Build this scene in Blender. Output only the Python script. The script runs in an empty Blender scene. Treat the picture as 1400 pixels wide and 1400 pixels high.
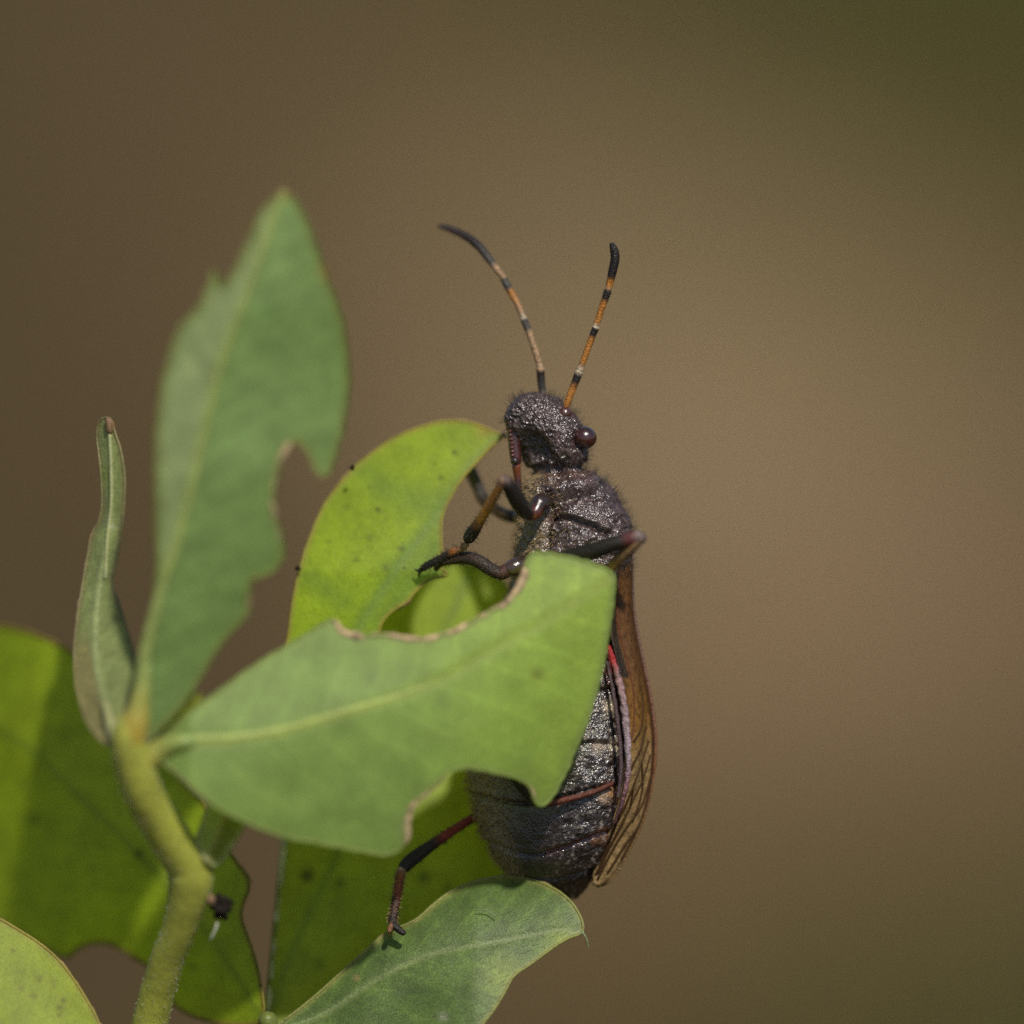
import bpy, math, random
import numpy as np
from mathutils import Vector, Matrix, noise
from mathutils.geometry import delaunay_2d_cdt

random.seed(7)
rng = np.random.default_rng(7)
scene = bpy.context.scene
COL = scene.collection
# one Blender unit is one centimetre: the whole frame is about 27 mm wide at the insect
scene.unit_settings.system = 'METRIC'
scene.unit_settings.scale_length = 0.01

# ------------------------------------------------------------------ camera
S = 0.0019            # centimetres per photo pixel in the plane of focus
DIST = 35.0           # camera to insect
PITCH = math.radians(20)
CAM = Vector((0, 0, 27.0))
RIGHT = Vector((1, 0, 0))
FWD = Vector((0, math.cos(PITCH), -math.sin(PITCH)))
UP = Vector((0, math.sin(PITCH), math.cos(PITCH)))
cd = bpy.data.cameras.new('camera')
cam = bpy.data.objects.new('camera', cd)
COL.objects.link(cam)
cam.location = CAM
cam.rotation_euler = (math.pi / 2 - PITCH, 0, 0)
cd.sensor_width = 36
cd.lens = 36 * DIST / (1400 * S)
cd.clip_start = 0.5
cd.clip_end = 20000
cd.dof.use_dof = True
cd.dof.focus_distance = DIST - 55 * S
cd.dof.aperture_fstop = cd.lens * 1e-3 / 2.35      # an opening 2.35 cm across
cd.dof.aperture_blades = 0
scene.camera = cam

# ------------------------------------------------------------------ light
SUN = (RIGHT * 0.20 + UP * 0.65 - FWD * 0.73).normalized()
elev = math.asin(SUN.z)
azim = math.atan2(SUN.x, SUN.y)
w = bpy.data.worlds.new('World')
scene.world = w
w.use_nodes = True
nt = w.node_tree
nt.nodes.clear()
sky = nt.nodes.new('ShaderNodeTexSky')
sky.sky_type = 'NISHITA'
sky.sun_disc = False
sky.sun_elevation = elev
sky.sun_rotation = azim
bg = nt.nodes.new('ShaderNodeBackground')
bg.inputs[1].default_value = 0.08
wo = nt.nodes.new('ShaderNodeOutputWorld')
nt.links.new(sky.outputs[0], bg.inputs[0])
nt.links.new(bg.outputs[0], wo.inputs[0])
sd = bpy.data.lights.new('sun', 'SUN')
sd.energy = 4.0
sd.angle = math.radians(2.5)
sd.color = (1.0, 0.94, 0.83)
sun = bpy.data.objects.new('sun', sd)
COL.objects.link(sun)
sun.rotation_euler = SUN.to_track_quat('Z', 'Y').to_euler()
sun.location = (10, -10, 80)
vs = scene.view_settings
vs.view_transform = 'Standard'
vs.look = 'None'
vs.gamma = 1.0
vs.use_curve_mapping = False
vs.exposure = 0.30
scene.render.engine = 'CYCLES'
cy = scene.cycles
cy.use_denoising = False
cy.max_bounces = 8
cy.transmission_bounces = 6
cy.transparent_max_bounces = 8
cy.sample_clamp_indirect = 4
cy.sample_clamp_direct = 12


# ------------------------------------------------------------------ helpers
def P(x, y, d=0.0):
    """photo pixel and depth (in pixels of the focal plane, minus = nearer) to a point in the place"""
    z = DIST + d * S
    k = S * z / DIST
    return CAM + FWD * z + RIGHT * ((x - 700) * k) + UP * ((700 - y) * k)


def to_ground(x, y):
    dv = (P(x, y, 0) - CAM)
    return CAM + dv * (-CAM.z / dv.z)


def empty(name, loc):
    o = bpy.data.objects.new(name, None)
    o.empty_display_size = 0.2
    o.location = loc
    COL.objects.link(o)
    return o


def tag(o, label=None, cat=None, group=None, kind=None):
    for k, v in (('label', label), ('category', cat), ('group', group), ('kind', kind)):
        if v:
            o[k] = v
    return o


def origin_of(parent):
    v = Vector((0, 0, 0))
    while parent is not None:
        v = v + parent.location
        parent = parent.parent
    return v


def mesh(name, verts, faces, mat, parent=None, col=None, smooth=True):
    """verts in world space; becomes one mesh object under parent"""
    off = origin_of(parent)
    me = bpy.data.meshes.new(name)
    v = np.asarray([(p[0], p[1], p[2]) for p in verts], dtype=float) - np.array(off)
    me.from_pydata(v.tolist(), [], faces)
    me.materials.append(mat)
    if col is not None:
        a = me.color_attributes.new('Col', 'FLOAT_COLOR', 'POINT')
        c = np.ones((len(v), 4))
        c[:, :3] = np.asarray(col)[:, :3]
        a.data.foreach_set('color', c.ravel())
    if smooth:
        me.polygons.foreach_set('use_smooth', [True] * len(me.polygons))
    me.update()
    o = bpy.data.objects.new(name, me)
    COL.objects.link(o)
    if parent is not None:
        o.parent = parent
    return o


def spline(pts, step=4.0):
    """Catmull-Rom through rows of numbers, resampled about every `step` in the first 3 columns"""
    p = np.asarray(pts, dtype=float)
    if len(p) < 2:
        return p
    q = np.vstack([2 * p[0] - p[1], p, 2 * p[-1] - p[-2]])
    out = []
    for i in range(1, len(q) - 2):
        a, b, c, d = q[i - 1], q[i], q[i + 1], q[i + 2]
        n = max(1, int(np.linalg.norm((c - b)[:3]) / step))
        for k in range(n):
            t = k / n
            out.append(0.5 * (2 * b + (c - a) * t + (2 * a - 5 * b + 4 * c - d) * t * t + (3 * b - a - 3 * c + d) * t ** 3))
    out.append(p[-1])
    return np.array(out)


def chaikin(pts, n=1):
    p = np.asarray(pts, dtype=float)
    for _ in range(n):
        q = np.roll(p, -1, axis=0)
        p = np.stack([0.75 * p + 0.25 * q, 0.25 * p + 0.75 * q], axis=1).reshape(-1, p.shape[1])
    return p


def lerp(a, b, t):
    return a + (b - a) * t


def sstep(a, b, x):
    t = np.clip((x - a) / (b - a), 0, 1)
    return t * t * (3 - 2 * t)


def seg_dist(P2, line):
    """distance, arc position and signed side of points to a polyline in the photo plane"""
    P2 = np.asarray(P2)[:, :2]
    line = np.asarray(line)[:, :2]
    best = np.full(len(P2), 1e9)
    arc = np.zeros(len(P2))
    sgn = np.zeros(len(P2))
    acc = 0.0
    for a, b in zip(line[:-1], line[1:]):
        ab = b - a
        L = np.hypot(*ab)
        if L < 1e-6:
            continue
        t = np.clip(((P2 - a) @ ab) / (L * L), 0, 1)
        c = a + t[:, None] * ab
        dd = np.hypot(*(P2 - c).T)
        s = ab[0] * (P2[:, 1] - a[1]) - ab[1] * (P2[:, 0] - a[0])
        m = dd < best
        best[m] = dd[m]
        arc[m] = acc + t[m] * L
        sgn[m] = np.sign(s[m])
        acc += L
    return best, arc, sgn


def fnoise(xy, scale, seed=0.0, octaves=3):
    return np.array([noise.fractal(Vector((x / scale, y / scale, seed)), 1.0, 2.0, octaves) for x, y in np.asarray(xy)[:, :2]])


def tube(name, pts, mat, parent, sides=14, step=4.0, colf=None, rough=0.0, flat=1.0, caps=True, world=False, wob=0.0):
    """a tapered round limb: rows are (x, y, depth, radius) in photo pixels (or world units)"""
    p = spline(pts, step)
    n = len(p)
    arc = np.concatenate([[0], np.cumsum(np.linalg.norm(np.diff(p[:, :3], axis=0), axis=1))])
    if world:
        cs = [Vector(r[:3]) for r in p]
        rs = p[:, 3]
    else:
        cs = [P(*r[:3]) for r in p]
        rs = p[:, 3] * S
    verts, cols = [], []
    nrm = None
    for i in range(n):
        t = (cs[min(i + 1, n - 1)] - cs[max(i - 1, 0)]).normalized()
        if nrm is None:
            nrm = t.cross(FWD)
            if nrm.length < 1e-4:
                nrm = t.cross(RIGHT)
        nrm = (nrm - t * nrm.dot(t)).normalized()
        b = t.cross(nrm)
        u = arc[i] / arc[-1]
        for k in range(sides):
            a = 2 * math.pi * k / sides
            r = rs[i]
            if rough:
                r *= 1 + rough * noise.noise(Vector((cs[i].x * 60 + math.cos(a) * 1.5, cs[i].z * 60, math.sin(a) * 1.5 + cs[i].y * 60)))
            verts.append(cs[i] + nrm * (math.cos(a) * r) + b * (math.sin(a) * r * flat))
            if colf:
                cols.append(colf(u))
    faces = []
    for i in range(n - 1):
        for k in range(sides):
            k2 = (k + 1) % sides
            faces.append((i * sides + k, i * sides + k2, (i + 1) * sides + k2, (i + 1) * sides + k))
    if caps:
        for i, e in ((0, -1), (n - 1, 1)):
            tdir = (cs[1] - cs[0]).normalized() * -1 if i == 0 else (cs[-1] - cs[-2]).normalized()
            ring = [i * sides + k for k in range(sides)]
            c2 = len(verts)
            for k in range(sides):
                verts.append(cs[i] + (verts[ring[k]] - cs[i]) * 0.6 + tdir * rs[i] * 0.55)
                if colf:
                    cols.append(colf(0.0 if i == 0 else 1.0))
            verts.append(cs[i] + tdir * rs[i] * 0.75)
            if colf:
                cols.append(colf(0.0 if i == 0 else 1.0))
            tip = len(verts) - 1
            for k in range(sides):
                k2 = (k + 1) % sides
                f1 = (ring[k], c2 + k, c2 + k2, ring[k2])
                f2 = (c2 + k, tip, c2 + k2)
                if e == -1:
                    faces += [f1[::-1], f2[::-1]] if False else [f1, f2]
                else:
                    faces += [f1[::-1], f2[::-1]]
    return mesh(name, verts, faces, mat, parent, cols if colf else None)


def hairs(name, roots, dirs, lens, rad, mat, parent, bend=0.25):
    """many fine three-sided tapering hairs in one mesh"""
    verts, faces = [], []
    for p, d, L in zip(roots, dirs, lens):
        d = d.normalized()
        a = d.orthogonal().normalized()
        a.rotate(Matrix.Rotation(random.uniform(0, 6.28), 3, d))
        b = d.cross(a)
        bd = a * (L * bend * random.uniform(-1, 1))
        base = len(verts)
        for k in range(3):
            an = 2.094 * k
            verts.append(p + (a * math.cos(an) + b * math.sin(an)) * rad)
        m = p + d * (L * 0.55) + bd * 0.3
        for k in range(3):
            an = 2.094 * k
            verts.append(m + (a * math.cos(an) + b * math.sin(an)) * rad * 0.7)
        verts.append(p + d * L + bd)
        for k in range(3):
            k2 = (k + 1) % 3
            faces += [(base + k, base + k2, base + 3 + k2, base + 3 + k), (base + 3 + k, base + 3 + k2, base + 6)]
    o = mesh(name, verts, faces, mat, parent)
    o['kind'] = 'stuff'
    return o


# ------------------------------------------------------------------ materials
def new_mat(name):
    m = bpy.data.materials.new(name)
    m.use_nodes = True
    m.node_tree.nodes.clear()
    return m, m.node_tree.nodes, m.node_tree.links


def N(ns, t, **kw):
    n = ns.new(t)
    for k, v in kw.items():
        setattr(n, k, v)
    return n


def tex_noise(ns, ls, co, scale, detail=3, rough=0.55):
    n = N(ns, 'ShaderNodeTexNoise')
    n.inputs['Scale'].default_value = scale
    n.inputs['Detail'].default_value = detail
    n.inputs['Roughness'].default_value = rough
    ls.new(co, n.inputs['Vector'])
    return n


def ramp(ns, ls, fac, stops):
    r = N(ns, 'ShaderNodeValToRGB')
    e = r.color_ramp.elements
    while len(e) < len(stops):
        e.new(0.5)
    for el, (p, c) in zip(e, stops):
        el.position = p
        el.color = (c[0], c[1], c[2], 1) if not isinstance(c, (int, float)) else (c, c, c, 1)
    ls.new(fac, r.inputs[0])
    return r


def mixc(ns, ls, fac, a, b, blend='MIX'):
    m = N(ns, 'ShaderNodeMix', data_type='RGBA', blend_type=blend)
    for v, i in ((fac, 0), (a, 6), (b, 7)):
        if isinstance(v, (int, float)):
            m.inputs[i].default_value = v
        elif isinstance(v, tuple):
            m.inputs[i].default_value = (*v, 1)
        else:
            ls.new(v, m.inputs[i])
    return m.outputs[2]


def leaf_material(name, translucency=0.35, rough=0.5, tint=(2.7, 2.5, 0.55), bloom=0.0, specks=0.5, grain=0.25, spec=0.35, mott=1.0):
    m, ns, ls = new_mat(name)
    out = N(ns, 'ShaderNodeOutputMaterial')
    tc = N(ns, 'ShaderNodeTexCoord')
    co = tc.outputs['Object']
    at = N(ns, 'ShaderNodeAttribute', attribute_name='Col')
    big = tex_noise(ns, ls, co, 14, 3)
    mid = tex_noise(ns, ls, co, 55, 3)
    fine = tex_noise(ns, ls, co, 230, 2, 0.6)
    r1 = ramp(ns, ls, big.outputs[0], [(0.3, 1 - 0.20 * mott), (0.72, 1 + 0.18 * mott)])
    c = mixc(ns, ls, 0.9, at.outputs['Color'], r1.outputs[0], 'MULTIPLY')
    r2 = ramp(ns, ls, mid.outputs[0], [(0.3, 1 - 0.14 * mott), (0.7, 1 + 0.12 * mott)])
    c = mixc(ns, ls, 0.9, c, r2.outputs[0], 'MULTIPLY')
    r3 = ramp(ns, ls, fine.outputs[0], [(0.3, 1 - grain), (0.7, 1 + grain)])
    c = mixc(ns, ls, 1.0, c, r3.outputs[0], 'MULTIPLY')
    if specks:
        vo = N(ns, 'ShaderNodeTexVoronoi')
        vo.inputs['Scale'].default_value = 13
        ls.new(co, vo.inputs['Vector'])
        wn = N(ns, 'ShaderNodeTexWhiteNoise', noise_dimensions='3D')
        ls.new(vo.outputs['Position'], wn.inputs['Vector'])
        th = N(ns, 'ShaderNodeMath', operation='GREATER_THAN')
        th.inputs[1].default_value = 0.55
        ls.new(wn.outputs[0], th.inputs[0])
        mr = N(ns, 'ShaderNodeMapRange')
        ls.new(vo.outputs['Distance'], mr.inputs[0])
        mr.inputs[1].default_value = 0.03
        mr.inputs[2].default_value = 0.08
        mr.inputs[3].default_value = specks
        mr.inputs[4].default_value = 0.0
        sp = N(ns, 'ShaderNodeMath', operation='MULTIPLY')
        ls.new(mr.outputs[0], sp.inputs[0])
        ls.new(th.outputs[0], sp.inputs[1])
        c = mixc(ns, ls, sp.outputs[0], c, (0.035, 0.03, 0.006))
    pb = N(ns, 'ShaderNodeBsdfPrincipled')
    ls.new(c, pb.inputs['Base Color'])
    pb.inputs['Roughness'].default_value = rough
    pb.inputs['Specular IOR Level'].default_value = spec
    if bloom:
        pb.inputs['Sheen Weight'].default_value = bloom
        pb.inputs['Sheen Roughness'].default_value = 0.5
        pb.inputs['Sheen Tint'].default_value = (0.8, 0.95, 0.85, 1)
    bmp = N(ns, 'ShaderNodeBump')
    bmp.inputs['Strength'].default_value = 0.35
    bmp.inputs['Distance'].default_value = 0.004
    add = N(ns, 'ShaderNodeMath', operation='ADD')
    ls.new(fine.outputs[0], add.inputs[0])
    ls.new(mid.outputs[0], add.inputs[1])
    ls.new(add.outputs[0], bmp.inputs['Height'])
    ls.new(bmp.outputs[0], pb.inputs['Normal'])
    tr = N(ns, 'ShaderNodeBsdfTranslucent')
    tcol = mixc(ns, ls, 1.0, c, tint, 'MULTIPLY')
    ls.new(tcol, tr.inputs[0])
    mx = N(ns, 'ShaderNodeMixShader')
    mx.inputs[0].default_value = translucency
    ls.new(pb.outputs[0], mx.inputs[1])
    ls.new(tr.outputs[0], mx.inputs[2])
    ls.new(mx.outputs[0], out.inputs[0])
    return m


def shell_material(name, rough=0.34, spec=0.5, bump=0.8, pit=160, coat=0.0, var=0.5):
    """insect cuticle: vertex colour, fine pits and wrinkles"""
    m, ns, ls = new_mat(name)
    out = N(ns, 'ShaderNodeOutputMaterial')
    tc = N(ns, 'ShaderNodeTexCoord')
    co = tc.outputs['Object']
    at = N(ns, 'ShaderNodeAttribute', attribute_name='Col')
    n1 = tex_noise(ns, ls, co, pit * 0.55, 3)
    r1 = ramp(ns, ls, n1.outputs[0], [(0.3, 1 - var), (0.7, 1 + var)])
    c = mixc(ns, ls, 1.0, at.outputs['Color'], r1.outputs[0], 'MULTIPLY')
    pb = N(ns, 'ShaderNodeBsdfPrincipled')
    ls.new(c, pb.inputs['Base Color'])
    pb.inputs['Roughness'].default_value = rough
    pb.inputs['Specular IOR Level'].default_value = spec
    pb.inputs['Coat Weight'].default_value = coat
    pb.inputs['Coat Roughness'].default_value = 0.15
    if bump:
        v = N(ns, 'ShaderNodeTexVoronoi', feature='SMOOTH_F1')
        v.inputs['Scale'].default_value = pit
        v.inputs['Smoothness'].default_value = 0.35
        ls.new(co, v.inputs['Vector'])
        n2 = tex_noise(ns, ls, co, pit * 1.3, 2)
        ad = N(ns, 'ShaderNodeMath', operation='MULTIPLY_ADD')
        ls.new(n2.outputs[0], ad.inputs[0])
        ad.inputs[1].default_value = 0.6
        ls.new(v.outputs['Distance'], ad.inputs[2])
        b = N(ns, 'ShaderNodeBump')
        b.inputs['Strength'].default_value = bump
        b.inputs['Distance'].default_value = 0.9 / pit
        ls.new(ad.outputs[0], b.inputs['Height'])
        ls.new(b.outputs[0], pb.inputs['Normal'])
    ls.new(pb.outputs[0], out.inputs[0])
    return m


def plain(name, col, rough=0.5, spec=0.3, translucency=0.0, nscale=90, var=0.25):
    m, ns, ls = new_mat(name)
    out = N(ns, 'ShaderNodeOutputMaterial')
    tc = N(ns, 'ShaderNodeTexCoord')
    n1 = tex_noise(ns, ls, tc.outputs['Object'], nscale, 3)
    r1 = ramp(ns, ls, n1.outputs[0], [(0.3, tuple(x * (1 - var) for x in col)), (0.7, tuple(x * (1 + var) for x in col))])
    pb = N(ns, 'ShaderNodeBsdfPrincipled')
    ls.new(r1.outputs[0], pb.inputs['Base Color'])
    pb.inputs['Roughness'].default_value = rough
    pb.inputs['Specular IOR Level'].default_value = spec
    sh = pb.outputs[0]
    if translucency:
        tr = N(ns, 'ShaderNodeBsdfTranslucent')
        ls.new(r1.outputs[0], tr.inputs[0])
        mx = N(ns, 'ShaderNodeMixShader')
        mx.inputs[0].default_value = translucency
        ls.new(sh, mx.inputs[1])
        ls.new(tr.outputs[0], mx.inputs[2])
        sh = mx.outputs[0]
    ls.new(sh, out.inputs[0])
    return m


M = {}
M['leaf_under'] = leaf_material('leaf_underside', 0.45, 0.55, bloom=0.12, specks=0.25, grain=0.12, mott=0.55)
M['leaf_top'] = leaf_material('leaf_upper_side', 0.48, 0.5, specks=0.75, grain=0.2, mott=0.6)
M['leaf_hairy'] = leaf_material('leaf_silky', 0.28, 0.45, bloom=0.08, specks=0.3, grain=0.34, spec=0.35)
M['stem'] = leaf_material('stem_skin', 0.2, 0.4, bloom=0.06, specks=0.0, grain=0.18)
M['rim'] = plain('eaten_leaf_rim', (0.34, 0.25, 0.14), 0.7, 0.2, 0.2, 45, 0.55)
M['rim_dark'] = plain('dry_leaf_rim', (0.16, 0.10, 0.055), 0.7, 0.2, 0.1, 160, 0.5)
M['margin'] = plain('leaf_margin', (0.30, 0.20, 0.10), 0.6, 0.3, 0.2, 120)
M['silk'] = plain('silky_hair', (0.20, 0.24, 0.12), 0.5, 0.4, 0.3)
M['fuzz'] = plain('white_plant_hair', (0.55, 0.55, 0.45), 0.6, 0.3, 0.4)
M['debris'] = plain('withered_bud', (0.008, 0.005, 0.003), 0.8, 0.2, 0, 200, 0.8)
M['shell'] = shell_material('insect_shell', 0.25, 0.9, 0.52, 210, 0.0, 0.6)
M['limb'] = shell_material('insect_limb', 0.45, 0.3, 0.6, 260, 0.0, 0.4)
M['gloss'] = shell_material('insect_glossy_joint', 0.22, 0.6, 0.2, 300, 0.3, 0.3)
M['edge'] = shell_material('insect_pale_edge', 0.5, 0.4, 0.9, 260, 0.0, 0.5)
M['vein'] = shell_material('insect_wing_vein', 0.75, 0.15, 0.0, 200, 0.0, 0.2)
M['eye'] = shell_material('insect_eye', 0.24, 0.6, 0.15, 420, 0.5, 0.2)
M['hair_dark'] = plain('insect_dark_hair', (0.035, 0.026, 0.018), 0.5, 0.4)
M['hair_gold'] = plain('insect_golden_hair', (0.42, 0.29, 0.13), 0.5, 0.4, 0.3)


def wing_material():
    m, ns, ls = new_mat('insect_wing')
    out = N(ns, 'ShaderNodeOutputMaterial')
    tc = N(ns, 'ShaderNodeTexCoord')
    at = N(ns, 'ShaderNodeAttribute', attribute_name='Col')
    n1 = tex_noise(ns, ls, tc.outputs['Object'], 60, 4, 0.7)
    r1 = ramp(ns, ls, n1.outputs[0], [(0.34, 0.4), (0.5, 0.9), (0.7, 1.3)])
    c = mixc(ns, ls, 1.0, at.outputs['Color'], r1.outputs[0], 'MULTIPLY')
    pb = N(ns, 'ShaderNodeBsdfPrincipled')
    ls.new(c, pb.inputs['Base Color'])
    pb.inputs['Roughness'].default_value = 0.38
    pb.inputs['Specular IOR Level'].default_value = 0.5
    b = N(ns, 'ShaderNodeBump')
    b.inputs['Strength'].default_value = 0.5
    b.inputs['Distance'].default_value = 0.004
    n2 = tex_noise(ns, ls, tc.outputs['Object'], 150, 2)
    ls.new(n2.outputs[0], b.inputs['Height'])
    ls.new(b.outputs[0], pb.inputs['Normal'])
    tr = N(ns, 'ShaderNodeBsdfTranslucent')
    ls.new(c, tr.inputs[0])
    mx = N(ns, 'ShaderNodeMixShader')
    mx.inputs[0].default_value = 0.45
    ls.new(pb.outputs[0], mx.inputs[1])
    ls.new(tr.outputs[0], mx.inputs[2])
    ls.new(mx.outputs[0], out.inputs[0])
    return m


M['wing'] = wing_material()

# ------------------------------------------------------------------ ground
# soil is paler in the patches strewn with straw, darker elsewhere, green where moss grows
SOIL = [  # photo pixel where the patch shows, radius in cm, how pale
    (950, 560, 1.4, 1.0), (1110, 780, 1.3, 0.9), (740, 420, 1.0, 0.45), (420, 160, 1.2, 0.22), (1280, 640, 0.8, 0.3)]
MOSS = [(1260, 20, 1.7, 0.62), (1420, 300, 1.0, 0.3), (1300, 1420, 1.2, 0.6), (760, -60, 1.6, 0.3)]
CLAY = [(1080, 1020, 1.3, 0.8), (1380, 900, 1.1, 0.7), (820, 1250, 1.2, 0.5)]


def ground_fields(xy):
    out = [np.zeros(len(xy)) for _ in range(3)]
    for lst, arr in zip((SOIL, MOSS, CLAY), out):
        for px, py, r, k in lst:
            g = to_ground(px, py)
            dx = (xy[:, 0] - g.x) / r
            dy = (xy[:, 1] - g.y) / (r * 2.4)
            arr += k * np.exp(-(dx * dx + dy * dy))
    return np.clip(out[0], 0, 1.2), np.clip(out[1], 0, 1), np.clip(out[2], 0, 1)


def ground_height(x, y):
    v = Vector((x * 0.22, y * 0.22, 3.1))
    far = min(1.0, max(0.0, (math.hypot(x, y) - 120) / 400))
    return 0.55 * noise.fractal(v, 1.0, 2.0, 4) * (1 - far) + far * 9 * noise.noise(Vector((x * 0.003, y * 0.003, 0.3)))


def build_ground():
    xs = sorted(set([-9000, -3000, -1200, -500, -250, -120, -70, -45] + [round(-30 + 0.6 * i, 3) for i in range(101)] + [45, 70, 120, 250, 500, 1200, 3000, 9000]))
    ys = sorted(set([-9000, -3000, -1200, -400, -150, -60, -20] + [round(0 + 0.6 * i, 3) for i in range(201)] + [140, 180, 260, 400, 800, 1600, 4000, 9000]))
    verts = [(x, y, ground_height(x, y)) for y in ys for x in xs]
    nx = len(xs)
    faces = [(j * nx + i, j * nx + i + 1, (j + 1) * nx + i + 1, (j + 1) * nx + i) for j in range(len(ys) - 1) for i in range(nx - 1)]
    va = np.array(verts)
    paleness, moss, clay = ground_fields(va)
    col = np.stack([paleness, moss, clay], axis=1)
    m, ns, ls = new_mat('brown_soil')
    out = N(ns, 'ShaderNodeOutputMaterial')
    tc = N(ns, 'ShaderNodeTexCoord')
    co = tc.outputs['Object']
    at = N(ns, 'ShaderNodeAttribute', attribute_name='Col')
    sp = N(ns, 'ShaderNodeSeparateColor')
    ls.new(at.outputs['Color'], sp.inputs[0])
    n1 = tex_noise(ns, ls, co, 0.5, 4)
    n2 = tex_noise(ns, ls, co, 5.0, 4)
    ad = N(ns, 'ShaderNodeMath', operation='MULTIPLY_ADD')
    ls.new(n1.outputs[0], ad.inputs[0])
    ad.inputs[1].default_value = 0.35
    ls.new(sp.outputs[0], ad.inputs[2])
    c = ramp(ns, ls, ad.outputs[0], [(0.12, (0.040, 0.0265, 0.0092)), (0.55, (0.104, 0.069, 0.030)), (1.05, (0.235, 0.168, 0.090))]).outputs[0]
    c = mixc(ns, ls, sp.outputs[2], c, (0.122, 0.072, 0.036))
    c = mixc(ns, ls, sp.outputs[1], c, (0.070, 0.062, 0.011))
    r2 = ramp(ns, ls, n2.outputs[0], [(0.3, 0.75), (0.7, 1.25)])
    c = mixc(ns, ls, 1.0, c, r2.outputs[0], 'MULTIPLY')
    pb = N(ns, 'ShaderNodeBsdfPrincipled')
    ls.new(c, pb.inputs['Base Color'])
    pb.inputs['Roughness'].default_value = 0.9
    pb.inputs['Specular IOR Level'].default_value = 0.15
    b = N(ns, 'ShaderNodeBump')
    b.inputs['Strength'].default_value = 0.6
    b.inputs['Distance'].default_value = 0.15
    ls.new(n2.outputs[0], b.inputs['Height'])
    ls.new(b.outputs[0], pb.inputs['Normal'])
    ls.new(pb.outputs[0], out.inputs[0])
    g = mesh('ground', verts, faces, m, None, col)
    tag(g, 'blurred brown soil with paler patches behind the insect', 'ground', kind='structure')


build_ground()


def blades(name, mat, spots, label, cat, flat=False):
    """narrow bent grass blades; spots: (x, y, length, width, lean direction, lean)"""
    verts, faces = [], []
    for x, y, L, wd, a, lean in spots:
        z = ground_height(x, y)
        dx, dy = math.cos(a), math.sin(a)
        px, py = -dy * wd / 2, dx * wd / 2
        base = len(verts)
        for k in range(4):
            t = k / 4
            h = L * (t * math.cos(lean * t)) * (0.12 if flat else 1)
            o = L * (t if flat else t * math.sin(lean * t))
            ww = 1 - t * 0.7
            verts.append((x + dx * o - px * ww, y + dy * o - py * ww, z + h + (0.05 if flat else -0.03)))
            verts.append((x + dx * o + px * ww, y + dy * o + py * ww, z + h + (0.05 if flat else -0.03)))
            verts.append((x + dx * o, y + dy * o, z + h + (0.05 if flat else -0.03) - wd * 0.25))
        o = L * (1 if flat else math.sin(lean))
        verts.append((x + dx * o, y + dy * o, z + L * math.cos(lean) * (0.1 if flat else 1) + 0.05))
        for k in range(3):
            i = base + k * 3
            faces += [(i, i + 2, i + 5, i + 3), (i + 2, i + 1, i + 4, i + 5), (i + 1, i, i + 3, i + 4)]
        i = base + 9
        faces += [(i, i + 2, base + 12), (i + 2, i + 1, base + 12), (i + 1, i, base + 12)]
    o = mesh(name, verts, faces, mat, None, smooth=False)
    return tag(o, label, cat, kind='stuff')


M['straw'] = plain('dead_straw', (0.20, 0.146, 0.080), 0.8, 0.2, 0.1, 6, 0.35)
M['grass'] = plain('green_grass', (0.07, 0.085, 0.014), 0.5, 0.3, 0.3, 6, 0.3)
cand = np.stack([rng.uniform(-14, 14, 9000), rng.uniform(45, 108, 9000)], 1)
d_, _, _ = ground_fields(cand)
cand = cand[rng.random(9000) < 0.01 + 0.8 * d_][:1300]
sp = [(x, y, random.uniform(0.8, 2.6), random.uniform(0.06, 0.16), random.uniform(0, 6.28), 1.2) for x, y in cand]
blades('dry_grass_litter', M['straw'], sp, 'pale dead straw scattered on the blurred brown soil', 'straw', True)
sp = []
for px, py, n, r in ((1240, 60, 60, 1.9), (1380, 230, 30, 1.3)):
    g = to_ground(px, py)
    for _ in range(n):
        sp.append((g.x + random.gauss(0, r * 0.6), g.y + abs(random.gauss(0, r)) , random.uniform(1.2, 3.2), random.uniform(0.1, 0.22), random.uniform(0, 6.28), random.uniform(0.2, 0.9)))
blades('green_grass', M['grass'], sp, 'blurred olive green grass in the upper right corner', 'grass')
sp = []
g = to_ground(1180, 1480)
for _ in range(60):
    sp.append((g.x + random.gauss(0, 1.0), g.y + random.gauss(0, 1.2), random.uniform(0.8, 1.8), random.uniform(0.1, 0.2), random.uniform(0, 6.28), random.uniform(0.3, 1.0)))
blades('low_green_grass', M['grass'], sp, 'faint blurred green grass at the lower right edge', 'grass')


# ------------------------------------------------------------------ leaves
def densify(pts, step=5.0):
    p = np.asarray(pts, dtype=float)
    out = []
    for a, b in zip(p, np.roll(p, -1, axis=0)):
        n = max(1, int(np.hypot(*(b - a)) / step))
        for k in range(n):
            out.append(a + (b - a) * k / n)
    return np.array(out)


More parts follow.
